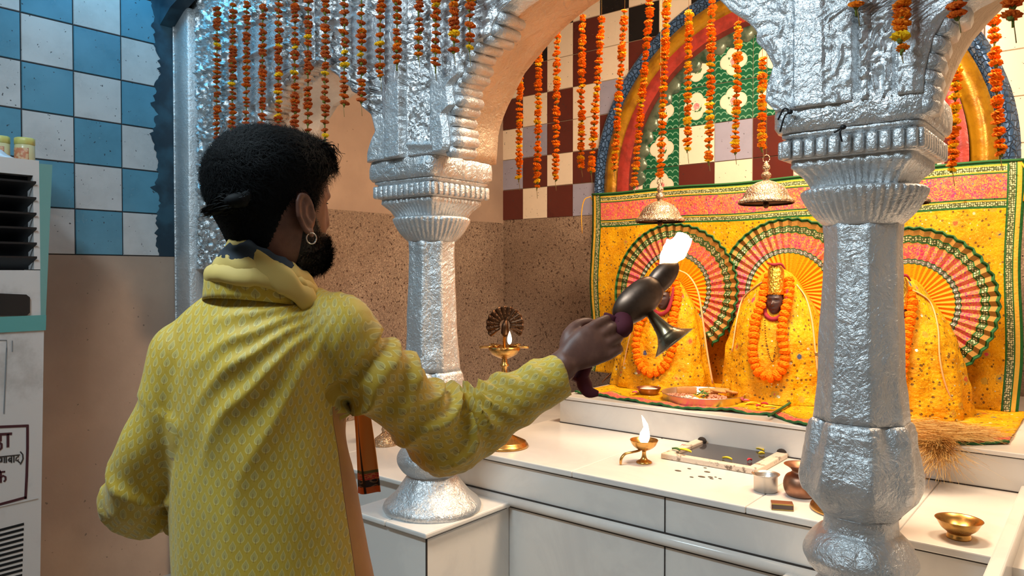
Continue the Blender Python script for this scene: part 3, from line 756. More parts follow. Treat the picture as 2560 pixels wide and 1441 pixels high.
def curl(x, z, f=8.0, a=.020):     # curling scroll relief
    q = fbm((x, z, 0), f, 3); return a*(1-abs(math.sin(11*q)))**1.3-.004+.004*fbm((x, z, 7), 30, 2)
def orn_left(x, z):
    px, py = px_of(x, z)
    if 974 < px < 1011: return .026, 1
    if 1011 <= px < 1022: return -.014, 0
    if 1022 <= px < 1086:
        if py > 352: return .004+.012*math.exp(-((py-362)/8)**2), 1
        ed = min(px-1022, 1086-px); return (.014 if ed < 5 else .002+curl(x, z, 11, .022)), 0
    if px >= 1086:
        if py > 190: return .014, 1
        if py > 70: return .010+.5*curl(x, z, 9, .014), 1
        return curl(x, z), 0
    if 886 < px < 972 and 42 < py < 165: return .016, 1
    if px < 974 and py > 292: return .012+.006*math.exp(-((px-935)/14)**2), 1
    if px < 974 and py > 165:
        ed = abs(px-968); return (.016 if ed < 5 else curl(x, z, 10, .022)), 0
    d = min(abs(fLr(z)-x) if z < zap else 9, 9); arcl = .016*math.exp(-((py-(44+.0*px)-(900-px)*.16)/5)**2)
    return curl(x, z, 8, .024)+arcl, 0
def orn_right(x, z):
    px, py = px_of(x, z); k = curl(x, z, 9, .012)
    if py > 275: return .008+.5*k+.006*fbm((x, z, 2), 12, 2), 1
    if px < 1988: return .006+k*.7, 1
    if px < 2062: return .016, 1
    if px < 2134: return .010+k*.7, 1
    if px < 2152: return -.026, 1
    if py > 253: return -.024, 1
    if px < 2232: return .002+k*1.2+(.010 if px < 2172 else 0), 0
    if px < 2244: return -.012, 1
    return .010+k*.4, 1
def orn_wall(x, z):
    px, py = px_of(x, z)
    if x < XL+.16: return .002, 1
    rib = sum(.016*math.exp(-((py-(b-(px-560)*.33))/5)**2) for b in (62, 84, 165))
    if 600 < px < 700 and 84-(px-560)*.33 < py-8 and py < 160-(px-560)*.1: return .010+rib, 1
    if 598 < px < 640 and 160 < py < 260: return .010, 1
    if px > 640 and py > 150: return .008+.4*curl(x, z, 9, .014), 1
    return curl(x, z, 8, .024)+rib, 0
panel('left_pillar_spandrel', zb, ZTOP, lambda z: fLr(z) if z < zap else xap, lambda z: min(XM, fMl(z)), arc, orn=orn_left)
panel('right_pillar_spandrel', zb-.02, ZTOP, lambda z: max(XM, fMr(z)), lambda z: fRl(z), arc, orn=orn_right)
panel('wall_side_spandrel', H+.02, ZTOP, lambda z: XL+.02, lambda z: fLl(z) if z < zap else xap, arc, orn=orn_wall)
# smooth thick body of each arch behind the cusped front
def body(name, zl, zh, xl, xr, y0, y1, parent, mat):
    nz = 40; V = []; Fc = []
    for j in range(nz+1):
        z = zl+(zh-zl)*j/nz; a, b = xl(z), xr(z); ny = 8
        for k in range(ny+1): V.append(Vector((b+.004*fbm((b, y0+k*.04, z), 7, 3), y0+(y1-y0)*k/ny, z)))
        for k in range(ny, -1, -1): V.append(Vector((a+.004*fbm((a, y0+k*.04, z), 7, 3), y0+(y1-y0)*k/ny, z)))
    N = 18
    for j in range(nz):
        for i in range(N): Fc.append((j*N+i, j*N+(i+1) % N, (j+1)*N+(i+1) % N, (j+1)*N+i))
    Fc.append(tuple(range(N-1, -1, -1))); Fc.append(tuple(nz*N+i for i in range(N)))
    return obj(name, (V, Fc), mat, parent)
bMl, *_ = curve(midL_b, YA1); bRl, *_ = curve(rgtL_b, YA1)
body('left_arch_soffit', zb, ZTOP, lambda z: (fLr(z)+.03 if z < zap else xap), lambda z: min(XM, max(bMl(z), PLX+.16)), YM, YA1, arc, M['soffit'])
body('right_arch_soffit', zb-.02, ZTOP, lambda z: max(XM, fMr(z)+.02), lambda z: bRl(z), YM, YA1, arc, M['soffit'])
body('wall_side_soffit', 0.0, ZTOP, lambda z: XL+.02, lambda z: (fLl(max(z, H+.02))-.02 if z < zap else xap), YM, YA1, arc, M['silver_smooth'])
# cusp ribs: rolled mouldings across the soffit at the front half
def ribs(pts, n, sgn):
    f, zs, xs = curve(pts, YA0); out = []
    for (z0, x0), (z1, x1) in zip(list(zip(zs, xs))[:-1], list(zip(zs, xs))[1:]):
        L = math.hypot(z1-z0, x1-x0)
        if L < .012: continue
        k = max(1, int(round(L/.036)))
        for i in range(k):
            t = (i+.5)/k; x = x0+(x1-x0)*t; z = z0+(z1-z0)*t
            out.append(tube([(x+sgn*.004, YA0+.004, z), (x+sgn*.010, YA0+.045, z+.002), (x+sgn*.004, YM+.035, z+.006), (x-sgn*.02, YM+.055, z+.012)], [.019, .022, .019, .008], 8))
    return join(*out)
obj('cusp_moulding', ribs(midL_f[:-3], 0, 1), M['silver'], arc)
obj('cusp_moulding', ribs(rgtL_f[2:-3], 0, 1), M['silver'], arc)
obj('cusp_moulding', ribs(lftL_f, 0, 1), M['silver'], arc)
# pilaster on the left wall beside the arch
pl = thing('silver_pilaster', (XL+.07, YA0+.05, 0), 'plain silver painted pilaster on the left wall', 'pilaster')
def pil_g():
    return loft([[Vector((XL+.0, YA0-.022+.002*fbm((0, 0, z), 5), z)), Vector((XL+.012, YA0-.034+.002*fbm((0, 2, z), 8), z)), Vector((XL+.125, YA0-.034, z)), Vector((XL+.135, YA0-.026, z)), Vector((XL+.135, YM, z)), Vector((XL+.0, YM, z))] for z in [0+k*.05 for k in range(int((H+1.30)/.05))]], True, True)
obj('pilaster_shaft', pil_g(), M['silver_smooth'], pl)
obj('edge_bead', tube([(XL+.006, YA0-.036, z*.05) for z in range(1, int((H+1.26)/.05))], .006, 8), M['silver'], pl)
# dark block added above the pilaster to darken the top corner
obj('dark_corner_block', loft([[Vector((XL+.002+dx, y, H+1.22+h)) for dx, h in ((0, -.04), (.10, .02), (.20, .05), (.26, .12), (.26, .5), (0, .5))] for y in (YA0-.10, YA0-.085, YA0-.03)], True, True), M['slate_paint'], pl, smooth=False)

# ------------------------------------------------------------------ marigold strings
def ruffle(r=.0165, h=.013, seed=0, layers=3):
    rnd = random.Random(seed); V = []; Fc = []
    n = 20
    prof = [(.25, -.55), (.8, -.35), (1.0, 0.0), (.86, .3), (.6, .5), (.25, .62)]
    for i, (rr, zz_) in enumerate(prof):
        for k in range(n):
            t = 2*PI*k/n; w_ = (1+.17*(1 if (k+i) % 2 else -1)*(rr > .4)+.16*(rnd.random()-.5)); V.append(Vector((math.cos(t)*r*rr*w_, math.sin(t)*r*rr*w_, zz_*h+(rnd.random()-.5)*h*.35)))
    for i in range(len(prof)-1):
        for k in range(n): Fc.append((i*n+k, i*n+(k+1) % n, (i+1)*n+(k+1) % n, (i+1)*n+k))
    Fc.append(tuple(range(n-1, -1, -1))); Fc.append(tuple((len(prof)-1)*n+k for k in range(n)))
    m = len(Fc); V2 = []
    return (V, Fc)
FL = {}
for key, mat in (('o', 'petal_orange'), ('y', 'petal_yellow'), ('r', 'petal_red'), ('b', 'petal_bright'), ('d', 'petal_dark')):
    for s in range(3):
        g_ = ruffle(seed=s*7+ord(key)); cal = lathe((0, 0, -.007), [(.0035, -.007), (.006, -.002), (.006, .003), (.003, .006)], 8)
        FL[key, s] = mesh('marigold', join(setm(g_, 0), setm(cal, 1))[0], join(g_, cal)[1], [M[mat], M['calyx']], False, None, [0]*len(g_[1])+[1]*len(cal[1]))
for s in range(3):
    rd = random.Random(s); g_ = ell((0, 0, 0), .0168, .0168, .0125, None, 22, 14); g_ = ([v*(1+rd.uniform(-.13, .10)) for v in g_[0]], g_[1]); FL['g', s] = mesh('marigold', g_[0], g_[1], [M['petal_bright']], False)
def ordinal(n): return ['first', 'second', 'third', 'fourth', 'fifth', 'sixth', 'seventh', 'eighth', 'ninth', 'tenth', 'eleventh', 'twelfth', 'thirteenth', 'fourteenth', 'fifteenth', 'sixteenth', 'seventeenth'][n]
def garland(top, bot, label, group, pal='orrooroyo', size=1.0, gap=.021, seed=1, start=0.0, extra=0):
    rnd = random.Random(seed); top = Vector(top); bot = Vector(bot)
    g_ = thing('marigold_garland', top, label, 'flower garland', group); L = (bot-top).length; d = (bot-top)/L
    pts = [top+d*L*k/10+Vector((rnd.uniform(-1, 1), rnd.uniform(-1, 1), 0))*.0022 for k in range(11)]
    tail = [pts[-1]+Vector((.002, 0, -.01)), pts[-1]+Vector((.006, 0, -.03-rnd.random()*.02))]
    obj('string', tube(pts+tail, .0011, 5), M['thread'], g_)
    if top.y < YA0: obj('hanging_thread', tube([top, top+Vector((0, .03, .10)), top+Vector((0, .062, .12))], .0009, 4), M['thread'], g_)
    s = start+.004; cnt = 0; lastgap = 0; stems = []
    while s < L and cnt < 97:
        k = rnd.choice(pal); f = bpy.data.objects.new('marigold', FL[k, rnd.randrange(3)]); col.objects.link(f); f.parent = g_
        f.location = d*s+Vector((rnd.uniform(-1, 1), rnd.uniform(-1, 1), 0))*.0025
        a = size*rnd.uniform(.72, 1.12); f.scale = (a, a, a*rnd.uniform(.75, 1.1)); f.rotation_euler = (rnd.uniform(-.35, .35), rnd.uniform(-.35, .35), rnd.uniform(0, 6.28))
        gp = gap*rnd.choice((.55, .75, .95, 1.15, 1.4)); stems.append(tube([top+d*s, top+d*(s+gp)], .0026*size, 5)); s += gp; cnt += 1
    if stems: obj('stem', join(*stems), M['calyx'], g_)
    return g_
front = [(543, 20, 390), (582, 10, 350), (617, 5, 335), (657, 12, 330), (697, -10, 335), (738, -10, 338), (771, -10, 357), (814, -10, 340), (861, -10, 265), (904, -10, 258), (951, -10, 195), (993, -10, 160), (1047, -10, 147), (1090, -10, 170), (1136, -10, 130), (1175, -10, 130)]
YG = YA0-.06
for i, (px, t, b) in enumerate(front):
    a = PY(px, t if t > 0 else -60, YG); c = PY(px-(2 if i < 8 else 1), b, YG)
    lab = {0: 'marigold string hanging next to the plain silver pilaster, leftmost of the front row',
           15: 'marigold string of the front row hanging nearest the big middle arch opening'}.get(i, '%s marigold string from the left in the row on the silver arcade front' % ordinal(i))
    garland(a, c, lab, 'marigold strings on the arcade front', pal='ddrddrddyd' if i < 9 else 'drddrordyr', gap=.020 if i < 6 else .022, seed=i+3, size=.98)
for i, (px, b, px1) in enumerate([(2138, 20, 2140), (2253, 122, 2253), (2388, 38, 2392), (2530, 50, 2532)]):
    a = PY(px, -60, YG); c = PY(px1, b, YG)
    garland(a, c, ['short marigold string tip at the top left of the right pillar front', 'marigold string hanging down the carved front above the right pillar', 'marigold string tip at the curve of the right arch', 'marigold string tip in the top right corner of the picture'][i], 'marigold strings on the arcade front', seed=i+40, size=1.05)
rear = [(1300, 130, 1297, 455), (1348, 80, 1342, 470), (1393, 40, 1389, 455), (1456, 40, 1452, 420), (1504, 45, 1478, 430), (1562, 25, 1535, 425), (1628, -20, 1585, 462), (1668, -20, 1650, 440), (1722, 25, 1718, 380), (1780, -20, 1772, 402), (1846, 55, 1838, 378), (1906, 145, 1905, 370)]
rl = ['left end one of the inner marigold strings, beside the arch edge', 'inner marigold string in front of the leftmost maroon tiles, longest of the left three', 'inner marigold string third from the left, ending over a cream tile',
      'inner marigold string just left of the slanting one, beginning below a bare thread', 'slanting inner marigold string ending beside the blue arch band', 'inner marigold string crossing the lower blue arch band', 'long inner marigold string running down the red arch band',
      'inner marigold string hanging over the left floral tiles beside the bell chain', 'inner marigold string hanging over the white plain tile inside the arch', 'thick inner marigold string with yellow flowers in the middle of the floral tiles',
      'inner marigold string ending over the lavender tile', 'short inner marigold string tucked against the right pillar\'s carved edge']
for i, (px, t, px1, b) in enumerate(rear):
    a = PY(px, t, 2.62); c = PY(px1, b, 2.62)
    g_ = garland(a, c, rl[i], 'marigold strings inside the shrine', pal=['oboobooooy', 'boobboboyy'][i > 6], gap=.0165, seed=i+70, size=.98)
    obj('hanging_thread', tube([Vector((a.x, a.y, ZT-.01)), a], .0009, 4), M['thread'], g_)
for i, (px, t, px1, b) in enumerate([(2392, 165, 2380, 430), (2482, 40, 2500, 392)]):
    a = PY(px, t, 2.62); c = PY(px1, b, 2.62)
    g_ = garland(a, c, ['marigold string just right of the right pillar capital', 'marigold string in front of the blue arch band at far right'][i], 'marigold strings inside the shrine', pal=['yobbobyo', 'ooboooob'][i], gap=.0165, seed=i+90)
    obj('hanging_thread', tube([Vector((a.x, a.y, ZT-.01)), a], .0009, 4), M['thread'], g_)
# ------------------------------------------------------------------ shrine: backdrop, spread, fans, idols
YC = 3.74
bx0 = PY(1478, 700, YC).x; bx1 = PY(2556, 700, YC).x; bzt = PY(1478, 487, YC).z
bd = thing('backdrop_cloth', ((bx0+bx1)/2, YC, ZP), 'yellow brocade cloth with pink border and green sequin edging hung behind the idols', 'cloth')
def bfn(u, v):
    x = bx0+(bx1-bx0)*u; z = bzt-(bzt-ZP-.004)*v
    return Vector((x+.006*math.sin(v*9+u)*(abs(u-.5)*2)**4, YC+.012*fbm((x*1.5, 0, z*1.2), 2, 3)+.006*math.sin(x*23+z*6)*v-(.06*max(0, v-.82)/.18)*1, z-.004*math.sin(u*19)*(1-v)))
W_ = bx1-bx0
solidify(obj('hanging', grid(110, 70, bfn, lambda u, v: (u*2.42, v*(bzt-ZP))), M['backdrop'], bd), .003)
e0 = [bfn(k/60, 0)+Vector((0, -.004, .002)) for k in range(61)]
obj('green_trim', tube(e0, .006, 6), M['green_edge'], bd)
cnr = PY(1476, 492, YC)
obj('tie_ribbon', join(tube(catmull([cnr, cnr+Vector((-.03, -.02, -.02)), cnr+Vector((-.05, -.02, -.10)), cnr+Vector((-.045, -.02, -.22))], 5), [.006, .009, .008, .004], 6, .35),
    tube(catmull([cnr, cnr+Vector((-.05, .1, -.01)), cnr+Vector((-.13, .3, -.06)), cnr+Vector((-.09, .3, -.09)), cnr+Vector((-.02, .05, -.05))], 5), .0035, 5)), M['yellow_ribbon'], bd)
c2 = PY(2556, 408, YC)
obj('tie_ribbon', tube(catmull([c2, c2+Vector((.02, -.01, -.05)), c2+Vector((.01, -.01, -.16))], 5), [.008, .012, .01], 6, .4), M['yellow_ribbon'], bd)
# spread over the step
hem_px = [(1438, 985), (1500, 992), (1560, 1003), (1640, 1015), (1720, 1026), (1800, 1030), (1870, 1037), (1925, 1040), (1990, 1062), (2040, 1072), (2110, 1082), (2180, 1092), (2260, 1104), (2340, 1112), (2430, 1113), (2522, 1112)]
hem = []
for px, py in hem_px:
    q = PZ(px, py, ZP); hem.append(q)
hx = [q.x for q in hem]; hy = [q.y for q in hem]
def spf(u, v):
    x = hx[0]+(hx[-1]-hx[0])*u; yh = float(np.interp(x, hx, hy)); y = yh+(YC-.03-yh)*v
    z = ZP+.006+.010*max(0, fbm((x*2, y*2, 0), 3, 3))+.004*math.sin(x*40)*(1-v)**3
    if y < YP-.006: z = ZP+.006-(YP-.006-y)*.35
    return Vector((x, y, z))
sp = obj('altar_spread_cloth', grid(150, 50, spf, lambda u, v: (u*2, v*.8)), M['hem'], None, org=(-1.2, 3.2, ZP))
tag(sp, 'yellow brocade cloth with pink and green hem spread on the marble step under the idols', 'cloth'); solidify(sp, .003)
bpy.context.view_layer.update()
gt = obj('green_trim', tube([spf(k/150, 0)+Vector((0, -.002, .001+.002*math.sin(k*1.7))) for k in range(151)], .0055, 6), M['green_edge'], None); gt.parent = sp; gt.matrix_parent_inverse = sp.matrix_world.inverted()
fold = [PZ(px, py, ZP+.02) for px, py in [(1922, 1040), (1960, 1018), (2000, 992), (2050, 965), (2100, 945)]]
ft = obj('fold_trim', tube(catmull(fold, 5), .006, 6), M['green_edge'], None); ft.parent = sp; ft.matrix_parent_inverse = sp.matrix_world.inverted()
axes = [(1685, -.090, .352, -.115), (1972, -.088, .352, -.132), (2272, -.135, .335, -.165)]   # px of the axis, fan centre z, radius, face z
names = ['left', 'middle', 'right']
IDOL = []
for k, (px, fz, R, face_z) in enumerate(axes):
    yf = 3.60-(.02 if k == 0 else 0)
    c = PY(px, 700, yf); c = Vector((c.x, yf, H+fz)); npl = 38; nr = 22
    def fanf(u, v):
        t = math.radians(-52+284*u); s = (npl*u) % 1.0; tri = abs(s-.5)*2; r = .03+(R-.03)*v
        r2 = r*(1+.022*(tri-.5)*(v > .3))
        return c+Vector((math.cos(t)*r2, (tri-.5)*.013*(.2+.8*v)+.010*v*math.sin(t*3)-.01, math.sin(t)*r2))
    fa = obj('pleated_fan', grid(npl*4, nr, fanf, lambda u, v: (u, (.03+(R-.03)*v)/R)), M['fan'], None, smooth=False, org=c)
    tag(fa, 'round pleated fan of orange, pink and green cloth behind the %s idol' % names[k], 'decorative fan', 'pleated fans behind the idols')
    rim = [fanf(i/(npl*4), 1)+Vector((0, -.002, 0)) for i in range(npl*4+1)]
    e = obj('fringe', tube(rim, .0045, 5), M['green_edge'], None); e.parent = fa; bpy.context.view_layer.update(); e.matrix_parent_inverse = fa.matrix_world.inverted()
    # idol: draped mound
    a = Vector((c.x, 3.44, 0)); dz = face_z+.132
    prof = [(-.576, .262, .22), (-.50, .25, .205), (-.42, .240, .19), (-.32, .226, .175), (-.24, .205, .155), (-.17, .175, .130), (-.11, .140, .105), (-.06, .108, .085), (-.02, .083, .065), (.005, .06, .05), (.02, .03, .025)]
    ps = [Vector(p) for p in prof]
    def wd(z):                 # z relative to the camera height, minus dz at the top
        zz_ = z-dz*min(1, max(0, (z+.576)/.4)); zs = [p[0] for p in prof]; return float(np.interp(zz_, zs, [p[1] for p in prof])), float(np.interp(zz_, zs, [p[2] for p in prof]))
    root = thing('idol', (a.x, a.y, ZP), ['left idol, dark-faced, in a yellow brocade robe, mostly behind the burning lamp', 'middle idol with dark face and tall gold crown in a yellow brocade robe', 'right idol in a yellow brocade robe half hidden by the right pillar'][k], 'idol', 'robed idols on the altar step')
    def robe(u, v, inset=0):
        t = 2*PI*u; z = -.572+(.572+.02+dz)*v; wx, wy = wd(z)
        f_ = 1+.035*math.sin(t*9+3*fbm((k, v*2, 0), 1))*(1-v)+.02*math.sin(t*17+k)*(1-v)**2+.07*fbm((math.cos(t)*1.5+k*9, math.sin(t)*1.5, z*4), 1.3, 3)+.035*(1-abs(math.sin(t*3.5+v*5+k)))*(1-v)**.6
        x = math.cos(t)*(wx-inset)*f_; y = math.sin(t)*(wy-inset)*f_
        return Vector((a.x+x, a.y+y, H+z))
    obj('robe', grid(128, 70, robe, lambda u, v: (u*1.35+k*.37, v*.6)), M['robe'], root)
    def on_front(px_, py_, off=.0):
        y = a.y-.15
        for _ in range(14):
            q = PY(px_, py_, y); wx, wy = wd(q.z-H); s = min(.98, abs(q.x-a.x)/max(wx, .01)); y = .5*y+.5*(a.y-wy*math.sqrt(1-s*s)*1.02-off)
        return PY(px_, py_, y)
    # face, crown
    fpx, fpy = [(1657, 748), (1937, 757), (2245, 795)][k]
    fy = a.y-wd(face_z)[1]-.004; fc = PY(fpx, fpy, fy)
    def face(sc_=1.0):
        V = []; Fc = []; n = 48; m = 40
        zs_ = np.linspace(.056, -.056, m+1)
        for z in zs_:
            q = max(0, 1-(abs(z)/.0565)**2.3); w_ = .036*math.sqrt(q)*(1-.22*max(0, -z/.056)); d_ = .030*math.sqrt(q)
            for i in range(n):
                t = 2*PI*i/n; x = math.sin(t)*w_; y = -math.cos(t)*d_
                if y < 0:
                    y -= .017*math.exp(-(x/.0058)**2)*math.exp(-((z+.006)/.013)**2)*(1-.4*(z > 0))   # nose
                    for sx in (-1, 1):
                        y += .010*math.exp(-((x-sx*.015)/.009)**2-((z-.010)/.006)**2)
                        y -= .007*math.exp(-((x-sx*.015)/.006)**2-((z-.009)/.003)**2)
                        y -= .004*math.exp(-((x-sx*.015)/.011)**2-((z-.021)/.003)**2)
                    y -= .008*math.exp(-(x/.010)**2-((z+.027)/.004)**2); y += .003*math.exp(-(x/.012)**2-((z+.0275)/.0014)**2)
                    y -= .004*math.exp(-(x/.012)**2-((z+.045)/.007)**2)
                V.append(fc+Vector((x, y, z))*sc_)
        for i in range(m):
            for j in range(n): Fc.append((i*n+j, i*n+(j+1) % n, (i+1)*n+(j+1) % n, (i+1)*n+j))
        return (V, Fc)
    obj('face', join(face(), ell(fc+Vector((-.036, .01, -.002)), .006, .01, .016), ell(fc+Vector((.036, .01, -.002)), .006, .01, .016), lathe(fc+Vector((0, .012, -.075)), [(.02, 0), (.022, .04)], 16)), M['black_stone'], root)
    cr = [(.036, .028), (.040, .036), (.038, .05), (.036, .10), (.034, .135), (.028, .152), (.016, .163), (.004, .168)]
    obj('crown', lathe(fc+Vector((0, .010, .008)), cr, 28, fn=lambda t, r, z: r+.0025*fbm((math.cos(t), math.sin(t), z*18), 5, 3)), M['gold_foil'], root)
    obj('neck_cloth', tube(catmull([fc+Vector((-.042, .0, .0)), fc+Vector((-.036, -.016, -.052)), fc+Vector((0, -.024, -.074)), fc+Vector((.036, -.016, -.052)), fc+Vector((.05, .0, .01)), fc+Vector((.052, .01, .06))], 5), [.008, .010, .011, .010, .008, .005], 8), M['red_cloth'], root)
    obj('head_knot', join(tube(catmull([fc+Vector((-.03, -.01, .178)), fc+Vector((0, -.02, .170)), fc+Vector((.03, -.01, .172)), fc+Vector((.045, 0, .15))], 5), [.004, .007, .006, .003], 6)), M['red_cloth'], root)
    pipes = [[[(1697, 676), (1722, 690), (1745, 730), (1757, 800), (1768, 880), (1782, 960)], [(1640, 700), (1610, 740), (1580, 820), (1555, 930)]],
             [[(1992, 712), (2015, 745), (2030, 800), (2038, 870), (2044, 930)], [(1915, 700), (1885, 720), (1856, 750), (1842, 800), (1830, 880)]],
             [[(2268, 722), (2300, 735), (2328, 760), (2345, 820), (2350, 900), (2368, 975), (2400, 1030)]]][k]
    for pp in pipes:
        pts = catmull([on_front(x, y, .006) for x, y in pp], 6)
        obj('robe_piping', tube(pts, .0075, 6, .45), M['piping'], root)
    beads = [on_front(*p_, .008) for p_ in [[(1655, 800), (1654, 850), (1660, 890), (1672, 860)], [(1912, 795), (1914, 840), (1922, 885), (1932, 905), (1938, 870)], [(2240, 830), (2238, 880), (2245, 930)]][k]]
    obj('bead_string', join(*[ell(q, .0028, .0028, .0028, None, 6, 4) for q in catmull(beads, 7)]), M['brass_dark'], root)
    gp = [[(1688, 700), (1694, 735), (1688, 775), (1680, 812), (1684, 860), (1670, 900), (1655, 922), (1631, 934), (1608, 922), (1594, 896), (1590, 850), (1602, 800), (1622, 760), (1630, 715)],
          [(1922, 692), (1912, 720), (1905, 755), (1888, 800), (1883, 850), (1882, 890), (1892, 925), (1915, 942), (1940, 940), (1957, 918), (1962, 880), (1955, 845), (1957, 800), (1968, 760), (1973, 720), (1972, 693)],
          [(2268, 725), (2280, 755), (2274, 800), (2264, 850), (2256, 910), (2248, 965), (2232, 985), (2212, 960), (2200, 900), (2200, 840), (2208, 780)]][k]
    gpts = catmull([on_front(x, y, .022) for x, y in gp], 8)
    g_ = thing('thick_marigold_garland', gpts[0], 'thick orange marigold garland around the neck of the %s idol' % names[k], 'flower garland', 'thick garlands on the idols')
    obj('string', tube(gpts, .002, 5), M['thread'], g_)
    L = [0]
    for p0, p1 in zip(gpts[:-1], gpts[1:]): L.append(L[-1]+(p1-p0).length)
    s = 0; rnd = random.Random(k)
    while s < L[-1]:
        i = max(1, int(np.searchsorted(L, s))); i = min(i, len(gpts)-1); q = gpts[i-1].lerp(gpts[i], (s-L[i-1])/max(1e-6, L[i]-L[i-1]))
        f_ = bpy.data.objects.new('marigold', FL['g', rnd.randrange(3)]); col.objects.link(f_); f_.parent = g_; f_.location = q-gpts[0]
        t = (gpts[i]-gpts[i-1]).normalized(); f_.rotation_euler = t.to_track_quat('Z', 'Y').to_euler(); a_ = 1.32*rnd.uniform(.9, 1.12); f_.scale = (a_, a_, a_); s += .0285
    IDOL.append((root, on_front))

# ------------------------------------------------------------------ bells
def bell(c, r, label):
    b = thing('temple_bell', c, label, 'bell', 'brass bells on chains above the altar'); s = r/.1
    def fn(t, rr, z): return rr*(1+.02*abs(math.sin(t*16))*(z < .004*s))+.0012*s*(math.sin(t*40) if .012*s < z < .03*s else 0)
    pr = [(q.x*s, q.y*s) for q in catmull([(.100, -.006, 0), (.100, .004, 0), (.088, .014, 0), (.083, .022, 0), (.078, .034, 0), (.062, .056, 0), (.036, .072, 0), (.014, .08, 0), (.010, .088, 0)], 4)]
    obj('dome', lathe(c, pr, 96, False, fn), M['bell_brass'], b)
    b_in = obj('dome_inside', lathe(c+Vector((0, 0, -.003*s)), [(q[0]*.97, q[1]) for q in pr], 48, False), M['brass_dark'], b)
    obj('finial', lathe(c+Vector((0, 0, .084*s)), [(x*s, z*s) for x, z in [(.010, 0), (.017, .01), (.019, .018), (.012, .028), (.008, .032), (.014, .04), (.014, .05), (.007, .062), (.003, .07)]], 20), M['bell_brass'], b)
    o = c+Vector((0, 0, .162*s)); obj('ring', tube([o+Vector((math.cos(t)*.013*s, 0, math.sin(t)*.014*s)) for t in [2*PI*k/16 for k in range(17)]], .0018*s, 6), M['bell_brass'], b)
    obj('clapper', join(lathe(c+Vector((0, 0, -.02*s)), [(.002, .08*s), (.002, .03*s), (.009*s, .02*s), (.012*s, .008*s), (.008*s, -.002*s), (.001, -.005*s)], 12)), M['brass_dark'], b)
    ch = []; z = o.z+.013*s
    obj('chain', tube([Vector((o.x, o.y, z)), Vector((o.x, o.y, ZT))], .0014, 6), M['thread'], b)
    return b
bell(PY(1650, 551, 2.83), .101, 'brass bell hanging over the left idol, above the flame')
bell(PY(1915, 505, 2.83), .102, 'large brass bell hanging over the middle idol, left of the right pillar')
bell(PY(2243, 505, 2.83), .100, 'brass bell mostly hidden behind the capital of the right pillar')

